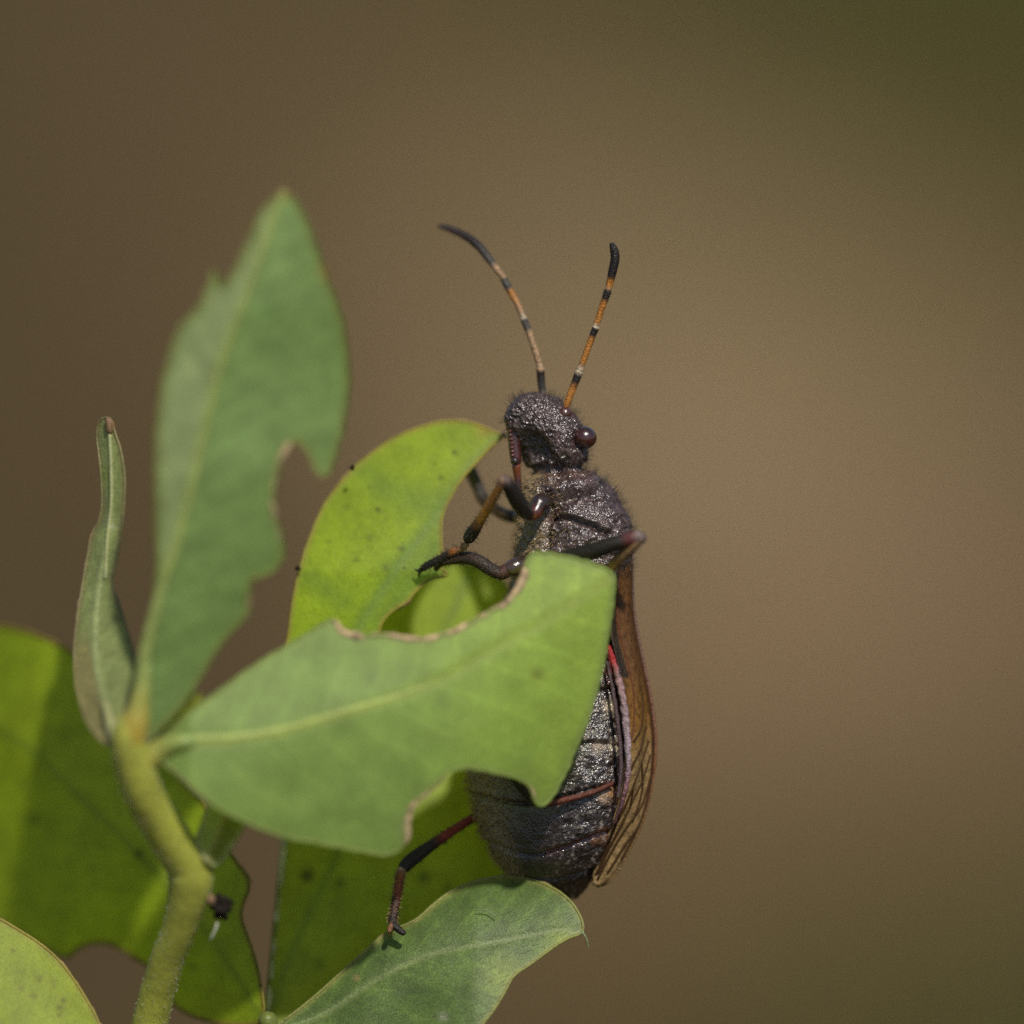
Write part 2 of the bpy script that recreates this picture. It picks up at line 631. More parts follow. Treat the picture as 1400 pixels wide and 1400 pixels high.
def leaf(name, outline, rib, depth, color, mat, parent, cell=6.0, thick=7.0, label=None, jag=0.0, smooth_n=2):
    """blade filled inside its outline, bent by depth(x, y, s, t), s = signed distance to the midrib, t = position along it"""
    o = densify(chaikin(outline, smooth_n), 4.0)
    if jag:
        o = o + jag * np.stack([fnoise(o, 9, 1.7), fnoise(o, 9, 8.2)], axis=1)
    x0, y0 = o.min(axis=0)
    x1, y1 = o.max(axis=0)
    gx, gy = np.meshgrid(np.arange(x0, x1, cell), np.arange(y0, y1, cell * 0.866))
    gx[1::2] += cell / 2
    pts = np.stack([gx.ravel(), gy.ravel()], axis=1)
    inside = np.zeros(len(pts), bool)
    for a, b in zip(o, np.roll(o, -1, axis=0)):
        c = ((a[1] > pts[:, 1]) != (b[1] > pts[:, 1]))
        with np.errstate(divide='ignore', invalid='ignore'):
            xi = (b[0] - a[0]) * (pts[:, 1] - a[1]) / (b[1] - a[1]) + a[0]
        inside ^= c & (pts[:, 0] < xi)
    dedge, _, _ = seg_dist(pts, np.vstack([o, o[:1]]))
    pts = pts[inside & (dedge > cell * 0.45)]
    n = len(o)
    vc = [Vector(p) for p in o] + [Vector(p) for p in pts]
    v, _, f, *_ = delaunay_2d_cdt(vc, [], [list(range(n))], 1, 1e-4)
    xy = np.array([(p.x, p.y) for p in v])
    ribc = spline(rib, 4.0)
    s, t, sg = seg_dist(xy, ribc)
    de, _, _ = seg_dist(xy, np.vstack([o, o[:1]]))
    d = depth(xy[:, 0], xy[:, 1], s * sg, t)
    col = color(xy[:, 0], xy[:, 1], s * sg, t, de)
    vw = [P(x, y, dd) for (x, y), dd in zip(xy, d)]
    faces = []
    for tri in f:
        a, b, c = (vw[i] for i in tri[:3])
        tri = list(tri)
        if (b - a).cross(c - a).dot(FWD) > 0:
            tri.reverse()
        faces.append(tri)
    ob = mesh(name, vw, faces, mat, parent, col)
    if label:
        ob['label'] = label
    ob_data = dict(depth=depth, rib=ribc, outline=o)
    # the blade ends in a rounded rim that carries its thickness
    loop = np.vstack([o, o[:1]])
    de_ = on_leaf(ob_data, loop)
    cr = color(loop[:, 0], loop[:, 1], np.full(len(loop), 99.0), np.zeros(len(loop)), np.zeros(len(loop)))
    idx = np.linspace(0, 1, len(loop))
    arc_ = np.concatenate([[0], np.cumsum(np.linalg.norm(np.diff(np.column_stack([loop, de_]), axis=0), axis=1))])
    arc_ /= arc_[-1]
    rows_ = np.column_stack([loop, de_, np.full(len(loop), thick * 0.3)])
    tube('leaf_rim', rows_, mat, ob, 8, 50.0, lambda u: tuple(np.interp(u, arc_, cr[:, k]) for k in range(3)))
    return ob, ob_data


def on_leaf(info, pts, off=0.0):
    """photo points with the depth of the leaf surface under them"""
    p = np.asarray(pts, dtype=float)
    s, t, sg = seg_dist(p, info['rib'])
    return info['depth'](p[:, 0], p[:, 1], s * sg, t) + off


def rib_tube(info, pts, r0, r1, mat, parent, colr, off=-1.0, name='midrib'):
    p = spline(np.asarray(pts, float), 5.0)
    d = on_leaf(info, p, off)
    n = len(p)
    rows = [(p[i, 0], p[i, 1], d[i], lerp(r0, r1, i / (n - 1))) for i in range(n)]
    return tube(name, rows, mat, parent, 10, 5.0, lambda u: colr, flat=0.55)


def rim_tube(info, pts, r, mat, parent, name='eaten_edge', off=0.0, c=(0.5, 0.4, 0.3)):
    p = spline(np.asarray(pts, float), 3.0)
    d = on_leaf(info, p, off)
    nz = fnoise(p, 22, 3.3, 4)
    rows = [(p[i, 0] + 2.2 * nz[i], p[i, 1] + 2.2 * nz[-i], d[i] + 2, r * max(0.5, 0.8 + 0.5 * nz[i]) * min(1, 0.35 + min(i, len(p) - 1 - i) * 0.15)) for i in range(len(p))]
    return tube(name, rows, mat, parent, 9, 3.0, lambda u: c)


def colorer(base, second=None, rib=None, edge=None, edge_w=6.0, rib_w=5.0, vein=0.12, vein_sp=46.0, vein_slope=1.0, spots=(), tintf=None, side=None, seed=0.0, mott=0.16):
    base = np.array(base)

    def f(x, y, s, t, de):
        c = np.tile(base, (len(x), 1))
        if second is not None:
            k = tintf(x, y, s, t)[:, None]
            c = c * (1 - k) + np.array(second) * k
        c = c * (1 + mott * fnoise(np.stack([x, y], 1), 45, seed)[:, None])
        a = np.abs(s)
        ph = (t + 14 * np.sign(s) - vein_slope * a + 7 * fnoise(np.stack([x, y], 1), 60, seed + 4)) % vein_sp - vein_sp / 2
        vv = np.exp(-(ph / 3.2) ** 2) * np.clip(a / 12, 0, 1) * np.clip(1.2 - a / 150, 0.2, 1)
        c = c * (1 + vein * vv[:, None])
        if rib is not None:
            k = (np.exp(-(a / rib_w) ** 2) * 0.8)[:, None]
            c = c * (1 - k) + np.array(rib) * k
        if edge is not None:
            k = (np.exp(-(de / edge_w) ** 2) * 0.85)[:, None]
            c = c * (1 - k) + np.array(edge) * k
        for sx, sy, r, sc, am in spots:
            k = (am * np.exp(-(((x - sx) ** 2 + (y - sy) ** 2) / r ** 2)))[:, None]
            c = c * (1 - k) + np.array(sc) * k
        return np.clip(c, 0, 1)
    return f


BROWN = (0.07, 0.045, 0.012)
DARKSP = (0.02, 0.022, 0.006)

# --- front shoot: stem and three leaflets in front of the insect
g0 = P(150, 1900, -40)
front = empty('leafy_shoot', (g0.x, g0.y - 1.2, ground_height(g0.x, g0.y - 1.2)))
tag(front, 'nearest pale green shoot with three chewed leaflets on a curved yellowish stem', 'plant', 'leafy plant shoots')


def stem_col(u):
    # root end greener, top yellowish
    k = min(1, max(0, (u - 0.55) / 0.3))
    return tuple(lerp(a, b, k) for a, b in zip((0.15, 0.245, 0.013), (0.285, 0.295, 0.045)))


srows = [(178, 985, -282, 20), (176, 1005, -280, 26), (181, 1035, -272, 27), (196, 1083, -250, 29), (216, 1120, -225, 29), (236, 1152, -205, 30),
         (256, 1182, -185, 33), (261, 1200, -178, 34), (256, 1232, -165, 29), (243, 1276, -140, 25), (227, 1317, -110, 25), (205, 1398, -60, 27), (185, 1500, -20, 28), (165, 1700, -30, 28)]
p_end = P(165, 1700, -30)
low = []
n = 10
srows = [(x, y, d, r * 0.93) for x, y, d, r in srows]
wrows = [(*P(x, y, d), r * S) for x, y, d, r in srows]
for k in range(1, n + 1):
    t = k / n
    q = p_end.lerp(front.location, t)
    q = q + Vector((0.25 * math.sin(t * 3.1), 0, 0))
    wrows.append((q.x, q.y, q.z - 0.05 * t, 28 * S * (1 + 0.5 * t)))
stem = tube('stem', wrows[::-1], M['stem'], front, 18, 0.012, stem_col, rough=0.03, world=True)
stem['label'] = 'curved yellow green stem with a swollen node'


# tall leaflet (underside seen, folded so its halves face each other)
G_out = [(388, 258), (405, 275), (425, 315), (437, 355), (452, 395), (466, 430), (474, 470), (477, 520), (473, 560), (465, 600), (454, 640), (441, 654), (430, 640),
         (421, 616), (406, 600), (389, 614), (378, 645), (373, 691), (382, 724), (389, 751), (383, 774), (363, 787), (344, 790), (340, 816), (340, 839), (323, 856),
         (303, 879), (277, 921), (257, 954), (231, 984), (202, 1014), (178, 1004), (182, 970), (192, 925), (203, 872), (211, 823), (215, 770), (214, 724), (214, 650), (215, 600),
         (217, 560), (228, 503), (243, 455), (259, 432), (270, 425), (283, 398), (288, 380), (293, 370), (298, 384), (304, 391), (312, 386), (318, 376), (330, 352), (346, 316), (356, 291), (373, 275)]
G_rib = [(182, 1000), (190, 938), (203, 872), (225, 790), (238, 755), (261, 667), (290, 542), (307, 483), (336, 404), (369, 312), (388, 260)]


def G_depth(x, y, s, t):
    base = np.interp(y, [258, 420, 650, 850, 1000], [-330, -345, -340, -315, -282])
    left = np.clip(-s, 0, None)
    rgt = np.clip(s, 0, None)
    wav = 5 * np.sin(t / 70.0) * np.clip(np.abs(s) / 60, 0, 1)
    return base - 0.62 * left + 0.16 * rgt + 0.0006 * rgt ** 2 + wav - 3.0 * np.exp(-(s / 6.0) ** 2)


G, Gi = leaf('leaf', G_out, G_rib, G_depth, colorer((0.148, 0.225, 0.074), (0.25, 0.30, 0.15), rib=(0.26, 0.31, 0.10), edge=(0.17, 0.20, 0.05), edge_w=7, rib_w=6, vein=0.28, vein_sp=52, mott=0.2,  # second colour pales the left half: light on the sunward fold, painted in
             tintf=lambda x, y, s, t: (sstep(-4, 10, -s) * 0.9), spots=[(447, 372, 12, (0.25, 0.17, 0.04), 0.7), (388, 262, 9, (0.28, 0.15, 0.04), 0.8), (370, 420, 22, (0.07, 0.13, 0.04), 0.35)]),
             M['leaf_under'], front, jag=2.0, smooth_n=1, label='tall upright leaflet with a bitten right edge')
rib_tube(Gi, G_rib, 9, 2.5, M['stem'], G, (0.22, 0.27, 0.075), -1)
rim_tube(Gi, [(406, 603), (389, 616), (378, 646), (373, 691), (382, 726), (388, 750)], 4.6, M['rim'], G)
rim_tube(Gi, [(344, 792), (340, 816), (339, 839), (330, 850)], 4.6, M['rim'], G)

# front leaflet
H_out = [(205, 1024), (228, 1003), (262, 972), (300, 945), (337, 917), (389, 884), (420, 868), (448, 848), (458, 850), (469, 863), (495, 871), (521, 868), (568, 875), (610, 868), (640, 853), (671, 836), (692, 825),
         (708, 803), (717, 782), (720, 764), (730, 755), (752, 756), (784, 762), (814, 771), (841, 783), (840, 810), (834, 850), (829, 882), (824, 912), (817, 940), (804, 985), (789, 1018), (773, 1058),
         (757, 1088), (742, 1103), (731, 1097), (725, 1076), (710, 1064), (681, 1057), (660, 1053), (638, 1049), (615, 1054), (588, 1078), (565, 1097), (557, 1120), (556, 1142), (549, 1160), (531, 1171),
         (493, 1164), (436, 1153), (389, 1145), (360, 1134), (313, 1115), (276, 1090), (246, 1060), (224, 1044)]
H_rib = [(205, 1026), (228, 1019), (261, 1013), (327, 1010), (398, 997), (473, 974), (539, 954), (601, 929), (671, 889), (760, 838), (838, 787)]


def H_depth(x, y, s, t):
    base = np.interp(x, [200, 260, 450, 650, 840], [-265, -285, -262, -205, -150])
    up = np.clip(-s, 0, None)
    dn = np.clip(s, 0, None)
    wav = 6 * np.sin(x / 62.0 + 0.6) * np.clip(np.abs(s) / 70, 0, 1.2)
    return base + 0.34 * up + 0.0005 * up ** 2 - 0.06 * dn + 0.0010 * dn ** 2 + wav + 2.5 * np.exp(-(s / 7.0) ** 2)


H, Hi = leaf('leaf', H_out, H_rib, H_depth, colorer((0.180, 0.262, 0.066), (0.265, 0.375, 0.055), rib=(0.24, 0.30, 0.05), edge=(0.20, 0.25, 0.07), edge_w=6, rib_w=8, vein=0.22, vein_sp=64, mott=0.14, vein_slope=0.8,  # second colour brightens the upper right, painting light on its upturned part
             tintf=lambda x, y, s, t: sstep(420, 800, x - 0.25 * (y - 900)) * 0.9,
             spots=[(735, 922, 9, BROWN, 0.55), (605, 960, 12, (0.10, 0.14, 0.05), 0.4), (508, 925, 11, (0.10, 0.14, 0.05), 0.5), (765, 785, 14, (0.11, 0.16, 0.04), 0.4), (715, 1040, 14, (0.12, 0.16, 0.05), 0.3), (560, 1130, 16, (0.25, 0.25, 0.15), 0.5)]),
             M['leaf_under'], front, jag=1.6, label='broad leaflet hiding the middle of the insect, its edges eaten away')
rib_tube(Hi, H_rib, 11, 1.5, M['stem'], H, (0.235, 0.295, 0.055), 3.0)
rim_tube(Hi, [(449, 850), (458, 852), (469, 864), (495, 871), (521, 869), (568, 875), (610, 868), (640, 854), (671, 837), (693, 825), (708, 803), (717, 782), (720, 766)], 6.0, M['rim'], H)
rim_tube(Hi, [(613, 1056), (588, 1079), (565, 1098), (557, 1120), (556, 1142), (550, 1158)], 4.5, M['rim'], H)
rim_tube(Hi, [(741, 1100), (731, 1096), (725, 1077), (711, 1065)], 3.2, M['rim'], H)
pet = tube('leaf_stalk', [(196, 1052, -262, 15), (206, 1036, -266, 17), (222, 1024, -270, 16), (246, 1015, -282, 12), (262, 1013, -284, 9)], M['stem'], H, 14, 3, lambda u: tuple(lerp(a, b, u) for a, b in zip((0.29, 0.25, 0.04), (0.22, 0.30, 0.08))))
tube('leaf_stalk', [(180, 1012, -284, 19), (186, 985, -288, 19), (192, 955, -294, 13), (199, 910, -302, 8)], M['stem'], G, 14, 3, lambda u: tuple(lerp(a, b, u) for a, b in zip((0.33, 0.24, 0.03), (0.25, 0.32, 0.09))))

# curled leaflet at the left
K_out = [(146, 570), (136, 574), (132, 590), (133, 607), (138, 642), (140, 690), (136, 712), (126, 730), (119, 764), (111, 810), (105, 849), (101, 889), (102, 925), (105, 945), (116, 984), (133, 1010), (152, 1022),
         (163, 1006), (176, 960), (188, 916), (181, 885), (172, 856), (162, 822), (152, 799), (158, 774), (166, 731), (170, 685), (171, 649), (165, 613), (157, 592), (154, 575)]
K_rib = [(160, 1012), (140, 950), (128, 880), (134, 800), (146, 740), (152, 680), (150, 620), (147, 575)]


def K_depth(x, y, s, t):
    base = np.interp(y, [570, 700, 800, 900, 1015], [-90, -100, -120, -160, -262])
    fold = np.interp(y, [570, 720, 800, 900, 1000], [1.25, 1.2, 0.9, 0.75, 0.5])
    l = np.clip(-s, 0, None)
    r = np.clip(s, 0, None)
    return base + fold * l * 0.9 - fold * 0.55 * r + 4 * np.sin(y / 40.0) - 3 * np.exp(-(s / 3.0) ** 2)


K, Ki = leaf('leaf', K_out, K_rib, K_depth, colorer((0.17, 0.20, 0.07), (0.165, 0.145, 0.055), rib=(0.24, 0.27, 0.12), edge=(0.17, 0.14, 0.06), edge_w=4, rib_w=3.5, vein=0.12, vein_sp=40,
             tintf=lambda x, y, s, t: sstep(0, 8, -s) * sstep(850, 900, y) * 0.95, spots=[(152, 583, 6, (0.14, 0.05, 0.015), 0.9), (158, 846, 5, DARKSP, 0.6), (152, 720, 4, (0.4, 0.4, 0.3), 0.7), (140, 650, 13, (0.09, 0.12, 0.015), 0.6), (152, 915, 8, (0.12, 0.16, 0.06), 0.4)]),
             M['leaf_hairy'], front, cell=4.0, thick=6, label='narrow curled leaflet at the left with a brown tip')
rim_tube(Ki, [(133, 607), (138, 642), (140, 690), (136, 712), (126, 730), (119, 764), (111, 810), (105, 849)], 2.6, M['margin'], K, name='leaf_margin')
rib_tube(Ki, [(150, 595), (152, 640), (152, 690), (147, 735), (144, 790)], 2.5, 2.5, M['stem'], K, (0.26, 0.28, 0.13), -1)
tube('leaf_tip', [(150, 590, -92, 5), (150, 580, -92, 6), (148, 573, -91, 4)], M['rim_dark'], K, 9, 2)
tube('leaf_stalk', [(170, 1024, -274, 15), (160, 1010, -266, 12), (150, 985, -250, 7), (143, 960, -232, 4)], M['stem'], K, 12, 3, lambda u: (0.27, 0.27, 0.12))

# small young leaflet between the two big ones
L_out = [(212, 1003), (225, 986), (238, 968), (256, 951), (270, 946), (280, 956), (268, 968), (250, 980), (232, 996), (220, 1008)]
L_rib = [(214, 1005), (240, 975), (276, 950)]
L, Li = leaf('leaf', L_out, L_rib, lambda x, y, s, t: -262 + 0.12 * (x - 212) + 0.035 * s ** 2 + 0 * t, colorer((0.15, 0.17, 0.022), rib=(0.22, 0.22, 0.04), vein=0.05), M['leaf_top'], front, cell=4, thick=6, label='tiny young leaflet between the two large ones')
rim_tube(Li, [(252, 954), (262, 948), (272, 947)], 2.2, M['rim'], L, name='leaf_margin')
tube('leaf_stalk', [(198, 1020, -262, 8), (206, 1010, -262, 8), (218, 998, -262, 5)], M['rim_dark'], L, 10, 2)

# folded bract at the node
B_out = [(287, 1092), (312, 1096), (346, 1105), (338, 1124), (318, 1156), (297, 1187), (280, 1176), (266, 1154), (276, 1125)]
B_rib = [(282, 1178), (296, 1146), (309, 1112), (314, 1096)]
B, Bi = leaf('bract', B_out, B_rib, lambda x, y, s, t: -212 + 0.75 * np.clip(s, 0, None) + 0.25 * np.clip(-s, 0, None) + 0.1 * (1150 - y), colorer((0.26, 0.31, 0.07), (0.13, 0.155, 0.03), rib=(0.21, 0.17, 0.06), edge=(0.32, 0.33, 0.2), edge_w=4, rib_w=3, vein=0.0,  # bright left facet, dark right one: light and shade put into the colours
             tintf=lambda x, y, s, t: sstep(-1, 3, s) * 1.0, spots=[(313, 1116, 4, DARKSP, 0.8)]), M['leaf_top'], front, cell=4, thick=5, label='folded green bract at the stem node')

# withered black bud
bverts, bfaces = [], []
ico = [(random.uniform(-1, 1), random.uniform(-1, 1), random.uniform(-1, 1)) for _ in range(1)]
cx, cy_, cdp = 303, 1240, -176
nu, nv = 20, 12
for j in range(nv + 1):
    for i in range(nu):
        th, ph = math.pi * j / nv, 2 * math.pi * i / nu
        d = Vector((math.sin(th) * math.cos(ph), math.cos(th), math.sin(th) * math.sin(ph)))
        r = 11.5 * (1 + 0.9 * noise.noise(d * 1.9 + Vector((4.2, 1, 0))) + 0.3 * noise.noise(d * 5))
        bverts.append(P(cx + d.x * r * 1.15, cy_ + d.y * r * 1.2, cdp + d.z * r))
for j in range(nv):
    for i in range(nu):
        i2 = (i + 1) % nu
        bfaces.append((j * nu + i, j * nu + i2, (j + 1) * nu + i2, (j + 1) * nu + i))
wb = mesh('withered_bud', bverts, bfaces, M['debris'], front)
wb['label'] = 'shrivelled black bud beside the stem node'
tube('bud_scale', [(297, 1262, -172, 2.0), (294, 1272, -172, 1.6), (288, 1284, -170, 0.8)], M['fuzz'], wb, 6, 2)
tube('bud_stalk', [(276, 1222, -176, 8), (288, 1230, -176, 7), (298, 1238, -176, 5)], M['rim_dark'], wb, 8, 2)

# short white hairs on the stem
roots, dirs, lens = [], [], []
sp_ = spline(np.array(srows[:12], float), 3.0)
for i in range(1000):
    k = random.randrange(1, len(sp_) - 1)
    a = random.uniform(0, 6.28)
    c = P(*sp_[k, :3])
    t = (P(*sp_[k + 1, :3]) - P(*sp_[k - 1, :3])).normalized()
    nn = t.cross(FWD).normalized()
    bb = t.cross(nn)
    o_ = nn * math.cos(a) + bb * math.sin(a)
    roots.append(c + o_ * sp_[k, 3] * S * 0.97)
    dirs.append(o_ + t * random.uniform(-0.9, -0.2))
    lens.append(random.uniform(2, 5) * S * (1.3 if sp_[k, 1] < 1200 else 0.7))
hairs('stem_hair', roots, dirs, lens, 0.55 * S, M['fuzz'], front)

# --- second shoot: leaves behind and under the insect
g1 = P(400, 1900, 40)
back = empty('leafy_shoot', (g1.x, g1.y - 0.6, ground_height(g1.x, g1.y - 0.6)))
tag(back, 'bright green leaves that the insect clings to, rising behind the nearest shoot', 'plant', 'leafy plant shoots')
wr = [(*P(366, 1392, -28), 13 * S), (*P(370, 1430, -24), 13 * S), (*P(376, 1560, 0), 14 * S)]
pe = P(376, 1560, 0)
for k in range(1, 9):
    q = pe.lerp(back.location, k / 8) + Vector((-0.15 * math.sin(3.14 * k / 8), 0, 0))
    wr.append((q.x, q.y, q.z - 0.05 * k / 8, 14 * S * (1 + 0.5 * k / 8)))
st2 = tube('stem', wr[::-1], M['stem'], back, 14, 0.012, lambda u: (0.13, 0.16, 0.03), rough=0.08, world=True)

A_out = [(690, 596), (676, 591), (659, 583), (643, 577), (621, 575), (597, 577), (567, 587), (540, 598), (515, 614), (483, 640), (456, 671), (436, 702), (420, 745), (409, 780), (400, 823), (394, 870), (391, 900),
         (392, 980), (400, 1080), (420, 1180), (440, 1280), (455, 1290), (462, 1180), (478, 1080), (500, 980), (516, 900), (519, 858), (528, 843), (540, 833), (559, 821), (571, 805), (588, 792), (611, 788), (613, 783), (603, 776), (603, 762), (604, 745), (602, 718),
         (607, 696), (621, 670), (639, 645), (657, 626), (674, 608)]
A_rib = [(450, 1280), (440, 1100), (450, 980), (485, 870), (540, 780), (600, 700), (650, 635), (688, 597)]


def A_depth(x, y, s, t):
    base = np.interp(y, [570, 640, 780, 900, 1000, 1120, 1300], [50, 32, 8, 10, 60, 170, 230])
    return base + 0.0009 * np.clip(-s, 0, None) ** 2 + 0.12 * np.abs(s) * 0.3 + 4 * np.sin((x + y) / 55.0) + 2 * np.exp(-(s / 6) ** 2) + 0.0 * t


A, Ai = leaf('leaf', A_out, A_rib, A_depth, colorer((0.235, 0.325, 0.013), (0.17, 0.25, 0.045), rib=(0.17, 0.25, 0.06), edge=(0.30, 0.27, 0.06), edge_w=3.5, rib_w=9, vein=-0.10, vein_sp=90, vein_slope=0.5,
             tintf=lambda x, y, s, t: np.clip(sstep(-6, 30, s + 0.0 * x) * sstep(640, 740, y), 0, 1) * 0.85,
             spots=[(622, 619, 3.5, DARKSP, 0.9), (603, 653, 3, DARKSP, 0.9), (505, 665, 3, DARKSP, 0.7), (517, 697, 3.5, DARKSP, 0.9), (549, 750, 4, DARKSP, 0.8), (527, 777, 3, DARKSP, 0.8), (488, 765, 3, DARKSP, 0.8), (449, 741, 3, DARKSP, 0.7), (476, 692, 3, DARKSP, 0.5), (505, 735, 6, DARKSP, 0.35),
                    (525, 667, 22, (0.12, 0.20, 0.03), 0.55), (560, 682, 22, (0.12, 0.20, 0.03), 0.5), (590, 690, 20, (0.12, 0.20, 0.03), 0.45), (500, 645, 16, (0.12, 0.20, 0.03), 0.4), (425, 790, 14, (0.12, 0.19, 0.03), 0.5), (445, 805, 16, (0.12, 0.19, 0.03), 0.5), (470, 822, 16, (0.12, 0.19, 0.03), 0.4), (660, 590, 10, (0.30, 0.22, 0.03), 0.6)]),
             M['leaf_top'], back, cell=5, thick=6, jag=0.8, label='bright yellow green leaf with a bite scooped out, below the head')
rim_tube(Ai, [(688, 597), (676, 591), (659, 583), (643, 578), (621, 576), (597, 578), (567, 588), (540, 599), (515, 615), (484, 641), (457, 672), (437, 703), (421, 746), (410, 781), (401, 824), (395, 870)], 2.0, M['margin'], A, name='leaf_margin')
rim_tube(Ai, [(688, 598), (674, 608), (657, 626), (639, 645), (621, 670), (607, 696), (602, 718), (604, 745)], 2.8, M['rim_dark'], A)
rim_tube(Ai, [(612, 786), (588, 792), (571, 805), (559, 821), (540, 833), (528, 843), (520, 857)], 2.6, M['rim_dark'], A)
tube('leaf_tip', [(682, 594, 46, 4), (689, 594, 45, 3.4), (693, 598, 45, 2)], M['rim'], A, 8, 2)
for bx_, by_ in ((483, 639), (408, 777)):
    rows = [(bx_ + random.uniform(-3, 2), by_ + random.uniform(-3, 3), 14, 2.6), (bx_ - 1, by_ - 1, 12, 3.2), (bx_ - 4, by_ + 1, 12, 1.5)]
    tube('black_speck', rows, M['debris'], A, 7, 2, rough=0.6)

Bk_out = [(362, 1402), (364, 1370), (370, 1320), (377, 1250), (383, 1190), (390, 1130), (420, 1000), (470, 900), (520, 830), (565, 785), (605, 768), (645, 768), (690, 786), (722, 850), (738, 950), (730, 1050), (712, 1150),
          (690, 1220), (640, 1290), (560, 1360), (470, 1410), (390, 1412)]
Bk_rib = [(366, 1400), (400, 1300), (470, 1150), (540, 1000), (600, 880), (645, 772)]


def Bk_depth(x, y, s, t):
    base = np.interp(y, [760, 900, 1100, 1250, 1400], [190, 165, 105, 70, 30])
    return base + 0.10 * np.clip(-s, 0, None) + 0.15 * np.clip(s, 0, None) + 4 * np.sin(y / 50.0) + 0 * t


Bk, Bki = leaf('leaf', Bk_out, Bk_rib, Bk_depth, colorer((0.225, 0.305, 0.012), (0.18, 0.25, 0.012), rib=(0.12, 0.19, 0.02), edge=(0.17, 0.2, 0.04), edge_w=5, rib_w=6, vein=-0.06,  # second colour darkens the lower part, painting in the front leaflet's shade
               tintf=lambda x, y, s, t: sstep(1080, 1330, y + 0.25 * (x - 400)) * 0.8,
               spots=[(420, 1197, 9, (0.012, 0.012, 0.004), 0.9), (465, 1207, 7, (0.012, 0.012, 0.004), 0.7), (580, 1199, 7, (0.012, 0.012, 0.004), 0.7), (612, 1215, 6, (0.012, 0.012, 0.004), 0.5), (436, 1316, 8, (0.02, 0.03, 0.006), 0.4)]),
               M['leaf_top'], back, cell=6, thick=7, label='shaded dark green leaf behind the thin hind leg')
rim_tube(Bki, [(390, 1130), (384, 1190), (378, 1250), (371, 1320), (366, 1370), (365, 1398)], 5.0, M['stem'], Bk, name='leaf_margin', c=(0.42, 0.40, 0.20))

C_out = [(368, 1410), (420, 1372), (480, 1318), (509, 1291), (533, 1273), (569, 1259), (594, 1235), (623, 1214), (657, 1202), (697, 1197), (731, 1203), (757, 1214), (780, 1231), (793, 1251), (798, 1266), (796, 1277),
         (777, 1282), (754, 1297), (726, 1318), (701, 1334), (693, 1351), (678, 1377), (662, 1398), (620, 1450), (550, 1500), (470, 1510), (400, 1470), (372, 1440)]
C_rib = [(372, 1412), (440, 1388), (509, 1343), (549, 1321), (594, 1303), (640, 1294), (697, 1284), (766, 1271), (797, 1272)]


def C_depth(x, y, s, t):
    up = np.clip(-s, 0, None)
    dn = np.clip(s, 0, None)
    base = np.interp(x, [370, 500, 650, 800], [-30, -50, -62, -55])
    return base + 0.35 * up + 0.0042 * up ** 2 - 0.40 * dn + 0.0006 * dn ** 2 + 5 * np.sin(x / 38.0) * np.clip(dn / 60, 0, 1) + 2 * np.exp(-(s / 5) ** 2) + 0 * t


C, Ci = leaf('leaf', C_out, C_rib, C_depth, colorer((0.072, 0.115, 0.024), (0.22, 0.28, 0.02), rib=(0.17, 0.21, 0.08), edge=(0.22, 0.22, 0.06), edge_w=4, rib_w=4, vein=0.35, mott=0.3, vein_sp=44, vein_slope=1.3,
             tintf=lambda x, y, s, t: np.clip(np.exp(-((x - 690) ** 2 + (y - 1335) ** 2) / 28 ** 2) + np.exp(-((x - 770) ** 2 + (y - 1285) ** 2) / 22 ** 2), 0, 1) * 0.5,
             spots=[(550, 1358, 5, (0.07, 0.09, 0.04), 0.6), (606, 1390, 6, (0.35, 0.35, 0.28), 0.5), (488, 1337, 4, (0.3, 0.17, 0.1), 0.6)]),
             M['leaf_hairy'], back, cell=5, thick=7, label='silky leaf at the bottom under the tip of the abdomen')
rim_tube(Ci, [(509, 1292), (533, 1274), (569, 1260), (594, 1236), (623, 1215), (657, 1203), (697, 1198), (731, 1204), (757, 1215), (780, 1232), (793, 1252), (797, 1268)], 2.2, M['margin'], C, name='leaf_margin')
rib_tube(Ci, C_rib, 3.5, 1.0, M['stem'], C, (0.15, 0.20, 0.07), 1.5)
tube('leaf_tip', [(796, 1274, -56, 1.8), (802, 1284, -56, 1.2), (805, 1296, -55, 0.6)], M['silk'], C, 7, 2)
tube('loose_hair', [(650, 1244, -47, 0.6), (665, 1244, -49, 0.7), (678, 1253, -54, 0.5)], M['silk'], C, 6, 2)
# silky hairs lying on that leaf
hx = np.stack([rng.uniform(470, 790, 420), rng.uniform(1205, 1400, 420)], 1)
o = Ci['outline']
ins = np.zeros(len(hx), bool)
for a, b in zip(o, np.roll(o, -1, axis=0)):
    if a[1] != b[1]:
        ins ^= ((a[1] > hx[:, 1]) != (b[1] > hx[:, 1])) & (hx[:, 0] < (b[0] - a[0]) * (hx[:, 1] - a[1]) / (b[1] - a[1]) + a[0])
hx = hx[ins & (seg_dist(hx, o)[0] > 4)]
ang = rng.normal(0.4, 0.12, len(hx))
L_ = rng.uniform(7, 15, len(hx))
h2 = hx + np.stack([np.cos(ang) * L_, -np.sin(ang) * L_], 1)
da, db = on_leaf(Ci, hx, -0.3), on_leaf(Ci, h2, -1.2)
roots = [P(x, y, d) for (x, y), d in zip(hx, da)]
dirs = [P(x, y, d) - r for (x, y), d, r in zip(h2, db, roots)]
lens = [v.length for v in dirs]
hairs('silky_hair', roots, dirs, lens, 0.35 * S, M['silk'], C, 0.08)

